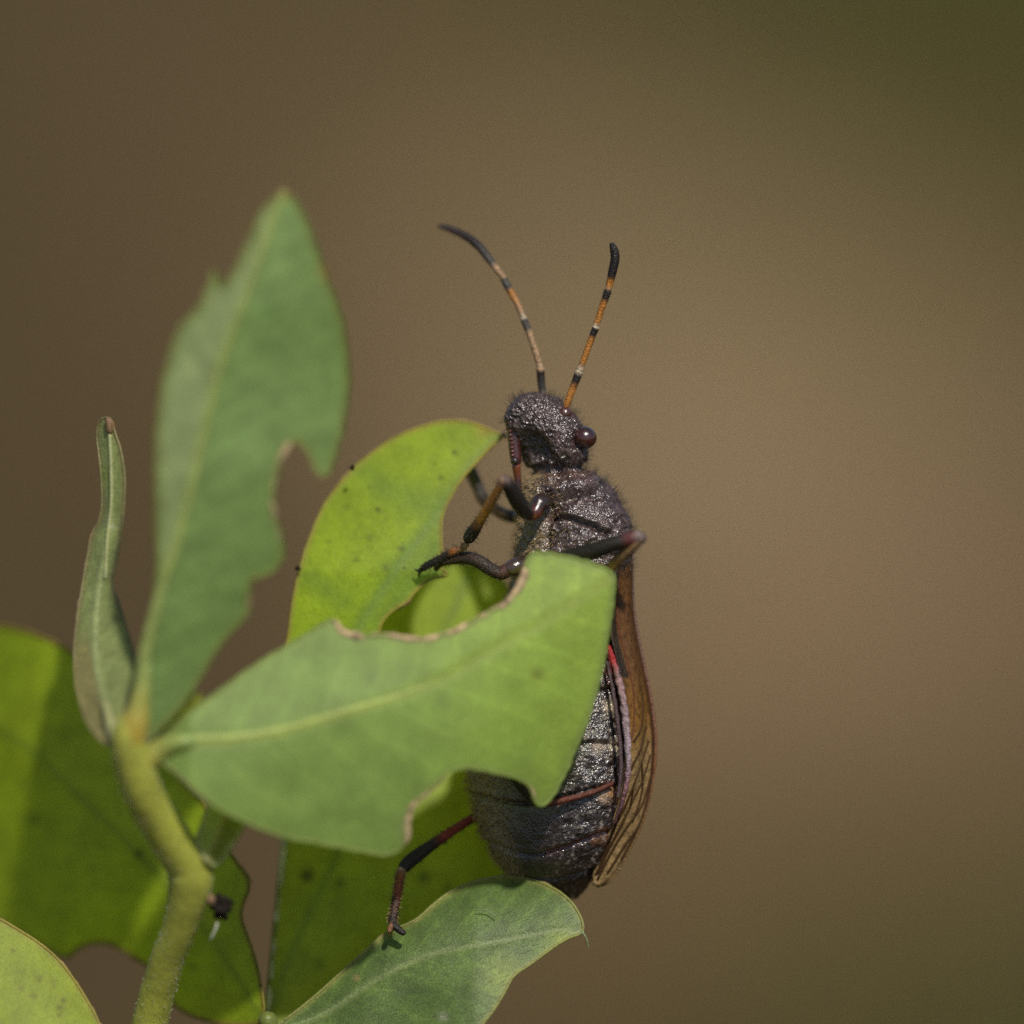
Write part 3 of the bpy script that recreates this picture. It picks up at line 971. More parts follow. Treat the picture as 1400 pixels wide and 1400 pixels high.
E_out = [(-160, 960), (-100, 880), (-40, 856), (0, 855), (25, 859), (62, 872), (99, 890), (140, 928), (190, 985), (232, 1048), (262, 1080), (285, 1104), (305, 1150), (320, 1173), (345, 1208), (332, 1236), (329, 1256), (345, 1296), (356, 1338), (364, 1398), (330, 1402), (290, 1398), (244, 1383),
         (220, 1348), (203, 1320), (182, 1309), (166, 1297), (141, 1288), (112, 1293), (90, 1314), (50, 1290), (0, 1262), (-80, 1210), (-150, 1100)]
E_rib = [(362, 1398), (300, 1300), (220, 1200), (120, 1100), (20, 1010), (-150, 930)]


def E_depth(x, y, s, t):
    base = np.interp(x, [-160, 0, 150, 260, 365], [175, 165, 120, 60, -10])
    base = base + 0.0045 * np.clip(110 - x, 0, None) ** 2
    return base + 0.10 * np.abs(s) + 7 * np.sin(x / 60.0 + y / 80.0) + 0 * t


E, Ei = leaf('leaf', E_out, E_rib, E_depth, colorer((0.215, 0.295, 0.012), (0.22, 0.295, 0.012), rib=(0.14, 0.20, 0.02), edge=(0.20, 0.16, 0.03), edge_w=4, rib_w=5, vein=-0.08,
             tintf=lambda x, y, s, t: np.exp(-((y - 1040) / 130.0) ** 2) * sstep(180, 40, x) * 0.8,
             spots=[(190, 1168, 6, DARKSP, 0.85), (45, 1120, 9, (0.05, 0.06, 0.01), 0.5), (28, 1072, 7, (0.05, 0.07, 0.01), 0.4), (262, 1322, 6, (0.06, 0.09, 0.01), 0.5)]),
             M['leaf_top'], back, cell=6, thick=7, label='wide dark green leaf behind the stem at the left edge')
rim_tube(Ei, [(308, 1156), (320, 1173), (333, 1190), (344, 1208)], 2.2, M['rim_dark'], E)
rim_tube(Ei, [(203, 1320), (182, 1309), (166, 1297), (141, 1288), (112, 1293), (90, 1314)], 2.0, M['rim_dark'], E)

# --- third shoot: leaf in the lower left corner
g2 = P(40, 1950, -40)
corner = empty('leafy_shoot', (g2.x, g2.y - 0.8, ground_height(g2.x, g2.y - 0.8)))
tag(corner, 'sunlit yellow green leaf with brown specks in the lower left corner', 'plant', 'leafy plant shoots')
F_out = [(-120, 1300), (-60, 1248), (-20, 1248), (0, 1256), (25, 1271), (54, 1289), (83, 1314), (112, 1355), (137, 1399), (150, 1450), (140, 1530), (95, 1610), (60, 1650), (0, 1600), (-80, 1520), (-130, 1400)]
F_rib = [(64, 1645), (40, 1540), (10, 1440), (-30, 1340), (-70, 1265)]


def F_depth(x, y, s, t):
    return -90 - 0.42 * (y - 1330) * 0.8 + 0.0016 * s ** 2 + 0 * t


Fl, Fi = leaf('leaf', F_out, F_rib, F_depth, colorer((0.235, 0.30, 0.02), rib=(0.22, 0.28, 0.05), edge=(0.26, 0.22, 0.06), edge_w=4, rib_w=5, vein=0.06,
              spots=[(x, y, r, BROWN, 0.85) for x, y, r in ((54, 1338, 3.5), (45, 1361, 4), (83, 1378, 4), (88, 1368, 3), (82, 1387, 3), (74, 1344, 3), (20, 1300, 3), (30, 1350, 2.5))]),
              M['leaf_top'], corner, cell=6, thick=7)
rim_tube(Fi, [(-20, 1249), (0, 1257), (25, 1272), (54, 1290), (83, 1315), (112, 1356), (136, 1399), (148, 1448)], 2.4, M['margin'], Fl, name='leaf_margin')
pe = P(64, 1645, F_depth(64, 1645, 0.0, 0.0))
wr = [(pe.x, pe.y, pe.z, 9 * S)]
for k in range(1, 9):
    q = pe.lerp(corner.location, k / 8) + Vector((0.1 * math.sin(3.14 * k / 8), 0, 0))
    wr.append((q.x, q.y, q.z - 0.05 * k / 8, (9 + k) * S))
tube('stem', wr[::-1], M['stem'], corner, 14, 0.02, lambda u: (0.13, 0.16, 0.03), rough=0.08, world=True)

# ------------------------------------------------------------------ the insect
bug = empty('plant_bug', P(760, 1210, 0))
tag(bug, 'dark brown hairy bug with banded antennae climbing upright behind the chewed leaf', 'insect')

# stations: left point, right point, half depth, skew of the widest place, depth of centre
ST = [
    (699, 551, 703, 547, 4, 0.0, -6), (691, 565, 712, 541, 16, 0.0, -6), (692, 577, 728, 539, 26, 0.05, -5), (697, 590, 748, 541, 34, 0.1, -4), (704, 604, 766, 550, 42, 0.15, -3), (711, 619, 784, 567, 48, 0.2, -2),
    (717, 631, 798, 590, 50, 0.2, 0), (722, 640, 803, 615, 45, 0.15, 0), (726, 645, 801, 632, 38, 0.1, 0), (727, 650, 799, 641, 38, 0.1, 0), (722, 659, 812, 648, 46, 0.1, 0), (716, 674, 828, 660, 56, 0.15, 0),
    (711, 697, 844, 680, 66, 0.2, 0), (708, 722, 857, 704, 74, 0.25, 0), (706, 750, 864, 730, 78, 0.3, 0), (702, 785, 861, 765, 76, 0.3, 0), (690, 830, 853, 805, 72, 0.3, 0), (670, 890, 850, 865, 72, 0.35, 0), (650, 955, 856, 930, 76, 0.38, 0),
    (639, 1015, 861, 995, 80, 0.4, 0), (637, 1058, 862, 1045, 80, 0.4, 0), (646, 1105, 856, 1095, 74, 0.4, 0), (660, 1145, 843, 1140, 64, 0.35, 0), (680, 1180, 826, 1178, 50, 0.3, 6), (712, 1206, 808, 1206, 34, 0.2, 18), (752, 1222, 796, 1222, 18, 0.1, 24), (778, 1229, 788, 1229, 5, 0, 26)]
st = np.array(ST, float)
# resample evenly along the body
cpath = np.stack([(st[:, 0] + st[:, 2]) / 2, (st[:, 1] + st[:, 3]) / 2, np.zeros(len(st))], 1)
rows = spline(np.hstack([cpath, st]), 1.7)[:, 3:]
rows[:, 4] = np.clip(rows[:, 4], 2, None)
NR, NS = len(rows), 230
cent = (rows[:, 0:2] + rows[:, 2:4]) / 2
half = (rows[:, 2:4] - rows[:, 0:2]) / 2
TH = 2 * np.pi * np.arange(NS) / NS
PX = np.zeros((NR, NS, 3))
for i in range(NR):
    sk = rows[i, 5]
    u = np.cos(TH) + sk * np.sin(TH) ** 2
    PX[i, :, 0] = cent[i, 0] + half[i, 0] * u
    PX[i, :, 1] = cent[i, 1] + half[i, 1] * u
    PX[i, :, 2] = rows[i, 6] - rows[i, 4] * np.sin(TH)     # minus depth = near side first
flat_ = PX.reshape(-1, 3)
# outward normals in pixel space
du = np.roll(PX, -1, 1) - np.roll(PX, 1, 1)
dv = np.empty_like(PX)
dv[1:-1] = PX[2:] - PX[:-2]
dv[0] = PX[1] - PX[0]
dv[-1] = PX[-1] - PX[-2]
NM = np.cross(du, dv)
NM /= np.linalg.norm(NM, axis=2, keepdims=True) + 1e-9
outw = PX - np.concatenate([cent, rows[:, 6:7]], 1)[:, None, :]
if np.mean(np.sum(NM * outw, 2)) < 0:
    NM = -NM
nrm_ = NM.reshape(-1, 3)
disp = np.zeros(len(flat_))
near = np.ones(len(flat_))
xy = flat_[:, :2]
isnear = sstep(20, -25, flat_[:, 2])
uu = np.tile(np.cos(TH), NR)


def groove(line, width, deep, both=True, sharp=2):
    d, t, s = seg_dist(xy, spline(np.array([(a, b, 0) for a, b in line], float), 3.0))
    return -deep * np.exp(-(d / width) ** sharp)


# sutures and folds of head, pronotum and side plates
disp += groove([(752, 706), (759, 692), (771, 682), (790, 676), (812, 678)], 8, 13)
disp += 5 * np.exp(-(seg_dist(xy, np.array([(738, 690), (752, 672), (775, 664), (805, 664)]))[0] / 9) ** 2)
disp += groove([(749, 709), (774, 708), (796, 714), (814, 721), (830, 730)], 3.5, 11)
disp += 4 * np.exp(-(seg_dist(xy, np.array([(762, 702), (790, 705), (812, 713), (832, 722)]))[0] / 6) ** 2)
disp += groove([(749, 676), (748, 710), (748, 755)], 4, 9)
disp += groove([(722, 645), (760, 643), (802, 637)], 5, 7)
disp += groove([(737, 660), (760, 655), (800, 650)], 3.0, 2.5)
disp += groove([(741, 600), (752, 622), (765, 640)], 8, 5)
disp += groove([(712, 560), (730, 552), (750, 556)], 4, 2.5)
disp += groove([(768, 578), (785, 585), (790, 610)], 5, 3)
q_ = ((xy[:, 0] - 729 - 0.35 * (xy[:, 1] - 616)) / 20) ** 2 + ((xy[:, 1] - 616) / 28) ** 2
disp += -15 * np.exp(-q_ ** 2) * isnear
# abdominal segments
SEG = [[(690, 935), (760, 945), (850, 940)], [(645, 1012), (740, 1020), (802, 1015), (852, 1018)], [(642, 1085), (700, 1098), (745, 1096), (800, 1080), (852, 1072)], [(662, 1150), (720, 1170), (768, 1160), (806, 1146), (846, 1132)], [(705, 1200), (760, 1203), (815, 1188)]]
for sg_ in SEG:
    disp += groove(sg_, 3.2, 5)
    d, t, s = seg_dist(xy, np.array(sg_))
    disp += np.where(s > 0, -1, 1) * 2.0 * np.exp(-(d / 12) ** 2)
PITS = [(804, 1052, 6), (802, 1123, 6), (803, 1090, 5), (775, 1125, 5), (826, 1108, 5), (798, 1178, 6), (818, 1158, 5), (768, 1060, 4), (790, 1145, 4)]
pitc = np.zeros(len(flat_))
for a, b, r in PITS:
    g_ = np.exp(-((xy[:, 0] - a) ** 2 + (xy[:, 1] - b) ** 2) / r ** 2)
    disp -= 3 * g_
    pitc = np.maximum(pitc, g_)
# punctures and wrinkles over the whole shell
for i, p in enumerate(flat_):
    v = Vector(p)
    hd = 1.0 if p[1] < 770 else 0.75
    a = noise.noise(v / 4.2)
    m1 = 0.5 + 0.9 * max(0.0, 0.5 + noise.noise(v / 26 + Vector((2, 7, 5))))
    rg = 1 - abs(noise.noise(Vector((p[0] / 15, p[1] / 8, p[2] / 15)) + Vector((5, 5, 1))))
    # punctures: shallow round pits crowded over the shell
    dd_ = noise.voronoi(v / 5.4 + Vector((0.3 * a, 0.3 * a, 0)))[0]
    pit_ = dd_[1] - dd_[0]
    if p[1] < 790:
        disp[i] += m1 * (2.0 - 2.8 * min(0.45, pit_) / 0.45 + 0.7 * a) + 2.0 * noise.noise(v / 22) + 3.0 * (rg ** 3 - 0.5)
    else:
        b = noise.noise(v / 2.9 + Vector((9, 3, 1)))
        disp[i] += 0.7 * m1 * (1.9 * noise.noise(v / 5.2) - 2.0 * abs(b)) + 1.6 * noise.noise(v / 22)
sharpen = np.repeat(np.clip(np.minimum(np.arange(NR), NR - 1 - np.arange(NR)) / 5.0, 0, 1), NS)
body_px = flat_ + nrm_ * (disp * sharpen)[:, None]
bcol = np.tile(np.array((0.050, 0.031, 0.029)), (len(flat_), 1))
m_ = 1 + 0.5 * fnoise(xy, 18, 2.2)
bcol *= m_[:, None]
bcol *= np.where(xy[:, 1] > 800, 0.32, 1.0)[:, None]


def paint(mask, c, k=1.0):
    global bcol
    mm = np.clip(mask * k, 0, 1)[:, None]
    bcol = bcol * (1 - mm) + np.array(c) * mm


# reddish collar and side, tan bloom on the underside, cream spots along the abdomen edge
paint(np.exp(-(seg_dist(xy, np.array([(735, 655), (765, 650), (800, 645)]))[0] / 9) ** 2), (0.07, 0.035, 0.025), 0.7)
paint(sstep(-0.55, -0.9, uu) * sstep(640, 660, xy[:, 1]) * sstep(830, 780, xy[:, 1]), (0.20, 0.15, 0.08), 0.85)
paint(sstep(-0.62, -0.92, uu) * sstep(960, 1040, xy[:, 1]), (0.16, 0.115, 0.06), 0.85)
for a, b, r, c in ((834, 966, 8, (0.42, 0.34, 0.24)), (841, 1019, 8, (0.42, 0.34, 0.24)), (818, 1022, 7, (0.25, 0.18, 0.13)), (833, 1084, 10, (0.30, 0.15, 0.06)), (826, 1090, 7, (0.3, 0.2, 0.12)), (826, 1142, 9, (0.18, 0.08, 0.035)), (815, 1150, 6, (0.16, 0.07, 0.03))):
    paint(np.exp(-((xy[:, 0] - a) ** 2 + (xy[:, 1] - b) ** 2) / r ** 2), c, 0.9)
paint(sstep(0.28, 0.42, fnoise(xy, 5.5, 6.1, 2)) * sstep(800, 860, xy[:, 1]) * sstep(-0.5, 0.2, uu), (0.20, 0.165, 0.14), 0.7)
paint(sstep(0.3, 0.45, fnoise(xy, 9, 1.1, 2)) * sstep(800, 780, xy[:, 1]), (0.10, 0.07, 0.06), 0.6)
paint(pitc, (0.004, 0.003, 0.003), 0.8)
d, t, s = seg_dist(xy, np.array([(746, 1167), (768, 1160), (806, 1146), (836, 1135)]))
paint(np.exp(-(d / 3.0) ** 2), (0.13, 0.02, 0.01), 0.9)
paint(np.exp(-((xy[:, 0] - 836) ** 2 / 60 + (xy[:, 1] - 905) ** 2 / 600)), (0.2, 0.02, 0.03), 0.6)
verts = [P(*p) for p in body_px]
faces = []
for i in range(NR - 1):
    for k in range(NS):
        k2 = (k + 1) % NS
        faces.append((i * NS + k, i * NS + k2, (i + 1) * NS + k2, (i + 1) * NS + k))
faces.append(tuple(range(NS - 1, -1, -1)))
faces.append(tuple((NR - 1) * NS + k for k in range(NS)))
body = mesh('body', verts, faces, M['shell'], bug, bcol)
# make the faces look outward
fc = body.data.polygons[len(faces) // 2]
ci = Vector(P(*cent[NR // 2], 0)) - bug.location
if fc.normal.dot(fc.center - ci) < 0:
    body.data.flip_normals()

# eyes
BLK = (0.012, 0.008, 0.008)


def ball(name, x, y, d, rx, ry, rd, mat, parent, colf, nu=36, nv=22, tilt=0.0):
    v, c, f = [], [], []
    for j in range(nv + 1):
        for i in range(nu):
            th, ph = math.pi * j / nv, 2 * math.pi * i / nu
            a, b, e = math.sin(th) * math.cos(ph), math.cos(th), math.sin(th) * math.sin(ph)
            X, Y = a * rx, -b * ry
            X, Y = X * math.cos(tilt) - Y * math.sin(tilt), X * math.sin(tilt) + Y * math.cos(tilt)
            v.append(P(x + X, y + Y, d + e * rd))
            c.append(colf(a, b, e))
    for j in range(nv):
        for i in range(nu):
            i2 = (i + 1) % nu
            f.append((j * nu + i, j * nu + i2, (j + 1) * nu + i2, (j + 1) * nu + i))
    return mesh(name, v, f, mat, parent, c)


eye_c = lambda a, b, e: (lerp(0.036, 0.013, max(0, b)), 0.008, 0.006)
ball('eye', 800, 598, -36, 16, 15, 16, M['eye'], bug, eye_c, tilt=0.4)
ball('eye', 782, 588, 44, 15, 15, 16, M['eye'], bug, eye_c)
ball('ocellus', 782, 571, -22, 5, 5, 5, M['eye'], bug, lambda a, b, e: (0.08, 0.015, 0.012), 18, 10)


# antennae
def seg_cols(stops):
    pos = [s[0] for s in stops]
    cc = np.array([s[1] for s in stops])
    return lambda u: tuple(np.interp(u, pos, cc[:, k]) for k in range(3))


ORG = (0.29, 0.115, 0.018)
TAN = (0.25, 0.155, 0.085)
PALE = (0.33, 0.26, 0.18)
DK = (0.011, 0.008, 0.007)
GR = (0.045, 0.04, 0.036)


def antenna(segs, socket, label):
    first = None
    for i, (pts, cols) in enumerate(segs):
        if i == 0:
            first = tube('antenna', pts, M['limb'], bug, 12, 2.0, seg_cols(cols))
            first['label'] = label
        else:
            tube('antenna_segment', pts, M['limb'], first, 12, 2.0, seg_cols(cols))
    ball('antenna_socket', *socket, M['gloss'], first, lambda a, b, e: (0.05, 0.018, 0.014), 20, 12)
    # fine bristles
    roots, dirs, lens = [], [], []
    for pts, cols in segs:
        p = spline(np.array(pts, float), 2.0)
        for k in range(1, len(p) - 1):
            t = (P(*p[k + 1, :3]) - P(*p[k - 1, :3])).normalized()
            for _ in range(3):
                a = random.uniform(0, 6.28)
                nn = t.cross(FWD).normalized()
                o_ = nn * math.cos(a) + t.cross(nn) * math.sin(a)
                roots.append(P(*p[k, :3]) + o_ * p[k, 3] * S * 0.9)
                dirs.append(o_ + t * 1.2)
                lens.append(random.uniform(2, 4.5) * S)
    hairs('antenna_bristles', roots, dirs, lens, 0.3 * S, M['hair_dark'], first)


antenna([
    ([(743, 546, 10, 4.6), (742, 536, 8, 5.0), (740, 520, 4, 5.4), (739, 504, 0, 5.6)], [(0, PALE), (0.35, GR), (0.9, DK), (1, TAN)]),
    ([(738.5, 502, 0, 4.2), (731, 477, 2, 4.2), (723, 453, 4, 4.6), (718, 441, 5, 5.0), (716, 435, 5, 4.6)], [(0, PALE), (0.06, TAN), (0.7, TAN), (0.78, GR), (0.97, GR), (1, PALE)]),
    ([(715, 433, 5, 4.2), (708, 417, 7, 4.3), (700, 402, 9, 4.6), (693, 389, 11, 5.2), (688, 379, 12, 4.8)], [(0, PALE), (0.1, TAN), (0.62, ORG), (0.72, GR), (0.95, GR), (1, TAN)]),
    ([(686, 376, 12, 4.2), (679, 368, 16, 4.7), (668, 353, 24, 5.4), (655, 337, 34, 5.8), (640, 325, 45, 5.6), (622, 316, 62, 5.0), (608, 311, 74, 4.0), (601, 310, 80, 2.6)], [(0, TAN), (0.1, TAN), (0.17, GR), (0.5, DK), (1, (0.05, 0.035, 0.03))]),
], (743, 546, 10, 8, 7, 8), 'left antenna curving outward, banded tan and dark')
antenna([
    ([(772, 560, -26, 4.4), (777, 547, -28, 4.6), (784, 529, -30, 5.0), (792, 508, -33, 5.6)], [(0, ORG), (0.55, ORG), (0.75, DK), (0.9, DK), (1, PALE)]),
    ([(793, 505, -33, 5.4), (796, 498, -34, 4.2), (804, 476, -37, 4.3), (811, 457, -40, 4.5), (815, 447, -41, 5.2)], [(0, PALE), (0.1, TAN), (0.16, ORG), (0.72, ORG), (0.82, DK), (0.96, DK), (1, PALE)]),
    ([(815, 445, -41, 4.4), (820, 430, -43, 4.3), (826, 412, -46, 4.6), (831, 398, -48, 5.2)], [(0, PALE), (0.1, ORG), (0.68, ORG), (0.8, DK), (1, DK)]),
    ([(831.5, 396, -48, 4.4), (834, 386, -49, 5.0), (838, 369, -52, 6.0), (841, 352, -55, 6.2), (839, 340, -57, 5.4), (836, 334, -58, 3.4)], [(0, TAN), (0.1, ORG), (0.18, ORG), (0.3, DK), (1, DK)]),
], (772, 565, -30, 10, 9, 9), 'right antenna, orange with dark bands and black tip')

# rostrum held under the head
ros = tube('rostrum', [(699, 558, -8, 6), (701, 575, -10, 8), (703, 600, -12, 8.5), (705, 622, -14, 8), (706, 633, -14, 7)], M['gloss'], bug, 14, 2, seg_cols([(0, (0.10, 0.03, 0.015)), (0.5, (0.035, 0.014, 0.012)), (1, (0.05, 0.012, 0.010))]))
tube('rostrum_segment', [(706, 636, -14, 6), (708, 655, -10, 5), (711, 690, -8, 5), (712, 720, -8, 5), (713, 752, -8, 4)], M['gloss'], ros, 12, 2, seg_cols([(0, (0.16, 0.04, 0.015)), (0.2, (0.03, 0.012, 0.01)), (1, (0.02, 0.009, 0.008))]))
for k in range(9):
    ball('rostrum_ridge', 696.5 + k * 0.6, 578 + k * 5.6, -18 - 0.3 * k, 3.2, 2.2, 4, M['gloss'], ros, lambda a, b, e: (0.09, 0.022, 0.016), 12, 8)
ball('rostrum_joint', 704, 630, -21, 6, 5, 6, M['gloss'], ros, lambda a, b, e: (0.02, 0.012, 0.012), 16, 10)
ball('mouth_base', 705, 574, -20, 6, 9, 7, M['gloss'], ros, lambda a, b, e: (0.20, 0.065, 0.012), 18, 12)


# legs: the leg mesh is the femur; hip, shin and foot hang from it
def limb_hair(leg, segs, n, L0, L1, mat='hair_dark'):
    roots, dirs, lens = [], [], []
    for pts in segs:
        p = spline(np.array(pts, float), 2.0)
        for _ in range(n):
            k = random.randrange(1, len(p) - 1)
            t = (P(*p[k + 1, :3]) - P(*p[k - 1, :3])).normalized()
            a = random.uniform(0, 6.28)
            nn = t.cross(FWD).normalized()
            o_ = nn * math.cos(a) + t.cross(nn) * math.sin(a)
            roots.append(P(*p[k, :3]) + o_ * p[k, 3] * S * 0.92)
            dirs.append(o_ + t * random.uniform(0.2, 0.9))
            lens.append(random.uniform(L0, L1) * S)
    hairs('leg_hair', roots, dirs, lens, 0.35 * S, M[mat], leg)


BRN = (0.018, 0.011, 0.008)
# near front leg
f1 = [(727, 704, -78, 8), (717, 698, -92, 10.5), (706, 682, -112, 11.5), (696, 665, -130, 9.5), (690, 655, -138, 7.5)]
leg = tube('leg', f1, M['limb'], bug, 16, 2, seg_cols([(0, (0.10, 0.02, 0.012)), (0.15, DK), (0.9, DK), (1, (0.09, 0.06, 0.05))]))
leg['label'] = 'near front leg with orange shin, its foot on the bitten leaf'
t1 = [(688, 656, -138, 7.5), (680, 671, -128, 6), (668, 692, -108, 6.5), (656, 712, -88, 7), (646, 728, -70, 9), (640, 737, -62, 8)]
tube('shin', t1, M['limb'], leg, 14, 2, seg_cols([(0, (0.14, 0.08, 0.05)), (0.12, (0.20, 0.085, 0.015)), (0.6, (0.24, 0.11, 0.016)), (0.72, (0.10, 0.04, 0.012)), (0.8, DK), (1, DK)]))
fo1 = [(638, 744, -54, 4.5), (630, 750, -46, 5), (618, 755, -38, 5.5), (604, 763, -26, 5.5), (588, 771, -16, 5.5), (578, 777, -10, 5)]
ft = tube('foot', fo1, M['limb'], leg, 12, 2, seg_cols([(0, TAN), (0.3, (0.22, 0.075, 0.02)), (0.42, DK), (1, DK)]))
tube('claw', [(578, 777, -10, 3), (571, 780, -8, 2), (567, 778, -6, 0.8)], M['gloss'], leg, 8, 1.5, lambda u: BLK)
tube('claw', [(578, 777, -8, 3), (573, 784, -6, 2), (573, 789, -4, 0.8)], M['gloss'], leg, 8, 1.5, lambda u: BLK)
tube('hip', [(746, 684, -58, 11), (738, 688, -72, 12.5), (735, 694, -77, 10), (731, 701, -79, 10.5), (727, 706, -78, 8)], M['gloss'], leg, 16, 2, seg_cols([(0, (0.022, 0.014, 0.011)), (0.6, (0.02, 0.011, 0.009)), (1, (0.11, 0.02, 0.012))]))
limb_hair(leg, [f1, t1, fo1], 130, 4, 9)
# far front leg, reaching behind the bitten leaf
f2 = [(704, 706, 30, 9), (690, 703, 52, 8), (676, 695, 72, 7.5), (663, 684, 88, 8)]
leg = tube('leg', f2, M['limb'], bug, 14, 2, seg_cols([(0, BRN), (0.5, (0.10, 0.05, 0.02)), (1, BRN)]))
leg['label'] = 'far front leg reaching behind the bitten leaf'
t2 = [(662, 684, 90, 8), (655, 668, 92, 8), (646, 648, 94, 8.5), (636, 628, 96, 8), (622, 606, 98, 6)]
tube('shin', t2, M['limb'], leg, 14, 2, lambda u: (0.035, 0.030, 0.028))
tube('hip', [(716, 706, 15, 10), (708, 706, 26, 10)], M['gloss'], leg, 14, 2, lambda u: BRN)
limb_hair(leg, [f2, t2], 110, 3, 7)
# middle leg holding the leaf edge
f3 = [(694, 779, -58, 10), (684, 784, -60, 9), (670, 778, -58, 9), (655, 768, -52, 9.5), (640, 763, -42, 9), (622, 764, -30, 8), (607, 768, -22, 6)]
leg = tube('leg', f3, M['limb'], bug, 16, 2, seg_cols([(0, (0.06, 0.02, 0.015)), (0.2, BRN), (1, (0.05, 0.032, 0.02))]))
leg['label'] = 'middle leg bent out to the eaten leaf edge'
tube('shin', [(607, 768, -22, 5.5), (600, 772, -10, 5), (596, 778, -2, 4)], M['limb'], leg, 12, 2, lambda u: BRN)
tube('hip', [(716, 770, -50, 12), (706, 775, -58, 13), (696, 778, -60, 11)], M['gloss'], leg, 16, 2, seg_cols([(0, BRN), (1, (0.045, 0.025, 0.02))]))
limb_hair(leg, [f3], 200, 3, 7)
# near middle leg: thigh across the thorax, knee at the right
f4 = [(752, 768, -80, 9), (775, 763, -100, 11.5), (805, 755, -122, 12), (835, 745, -138, 11), (858, 738, -146, 9.5), (874, 733, -150, 8.5)]
leg = tube('leg', f4, M['limb'], bug, 16, 2.5, seg_cols([(0, BRN), (0.3, (0.014, 0.012, 0.007)), (0.82, (0.013, 0.010, 0.006)), (0.93, (0.09, 0.02, 0.02)), (1, (0.12, 0.09, 0.08))]))
leg['label'] = 'dark thigh across the thorax with its knee at the right'
t4 = [(877, 734, -150, 9), (868, 744, -146, 7), (854, 757, -132, 7.5), (838, 772, -112, 7.5), (815, 795, -96, 7)]
tube('shin', t4, M['limb'], leg, 14, 2.5, seg_cols([(0, (0.10, 0.07, 0.06)), (0.15, (0.22, 0.125, 0.05)), (1, (0.28, 0.16, 0.06))]))
tube('foot', [(815, 795, -96, 5), (800, 815, -92, 4.5), (785, 840, -90, 4)], M['limb'], leg, 10, 2.5, lambda u: BRN)
limb_hair(leg, [f4, t4], 150, 3, 7)
# near hind leg: thin shin across the abdomen
f5 = [(770, 800, -76, 11), (800, 870, -92, 14), (820, 960, -96, 13), (832, 1040, -90, 10), (838, 1068, -84, 6)]
f5 = [(700, 900, -82, 11), (690, 980, -112, 13), (705, 1050, -124, 13), (722, 1085, -122, 9)]
leg = tube('leg', f5, M['limb'], bug, 16, 3, lambda u: BRN)
leg['label'] = 'near hind leg, mostly hidden, red brown shin on the abdomen'
t5 = [(722, 1087, -112, 7), (745, 1098, -96, 5.0), (775, 1093, -86, 4.5), (805, 1085, -80, 4.0), (825, 1077, -76, 3.6), (837, 1071, -74, 3)]
tube('shin', t5, M['limb'], leg, 12, 2, seg_cols([(0, BRN), (0.25, (0.075, 0.018, 0.008)), (1, (0.065, 0.014, 0.007))]))
# far hind leg: thin leg at the lower left standing on the lower leaf
t6 = [(690, 1096, 20, 6.5), (652, 1115, 14, 6), (620, 1135, 2, 6.5), (595, 1152, -8, 7.5), (575, 1166, -16, 9), (560, 1178, -22, 9.5), (551, 1187, -26, 8)]
leg = tube('leg', t6, M['limb'], bug, 14, 2, seg_cols([(0, (0.16, 0.02, 0.015)), (0.58, (0.17, 0.022, 0.016)), (0.68, (0.02, 0.01, 0.01)), (1, (0.014, 0.01, 0.009))]))
leg['label'] = 'thin red and black hind leg at the lower left'
fo6 = [(549, 1189, -28, 6.5), (546, 1205, -34, 6), (543, 1222, -40, 6), (540, 1240, -48, 6), (537, 1256, -54, 6), (537, 1265, -58, 5)]
tube('foot', fo6, M['limb'], leg, 12, 2, seg_cols([(0, (0.30, 0.18, 0.12)), (0.1, (0.20, 0.06, 0.015)), (0.45, (0.15, 0.03, 0.012)), (0.55, (0.05, 0.02, 0.012)), (1, (0.015, 0.01, 0.008))]))
tube('foot', [(537, 1263, -58, 5), (544, 1270, -60, 5), (552, 1276, -64, 4)], M['limb'], leg, 10, 2, lambda u: BLK)
tube('foot', [(537, 1262, -58, 4), (533, 1270, -62, 4), (532, 1274, -64, 3)], M['limb'], leg, 10, 2, lambda u: (0.12, 0.05, 0.02))
limb_hair(leg, [t6, t6, fo6], 150, 4, 9)
limb_hair(leg, [fo6], 160, 4, 8, 'hair_gold')

# ------------------------------------------------------------------ wings
WR = [(862, 748), (864, 780), (868, 830), (874, 868), (881, 905), (888, 945), (893, 985), (894, 1020), (891, 1060), (885, 1095), (876, 1128), (862, 1160), (846, 1190), (832, 1207), (818, 1212)]
WL = [(846, 752), (838, 790), (832, 830), (833, 868), (843, 905), (853, 945), (858, 985), (858, 1020), (854, 1060), (848, 1090), (838, 1120), (826, 1150), (815, 1178), (808, 1198), (811, 1209)]


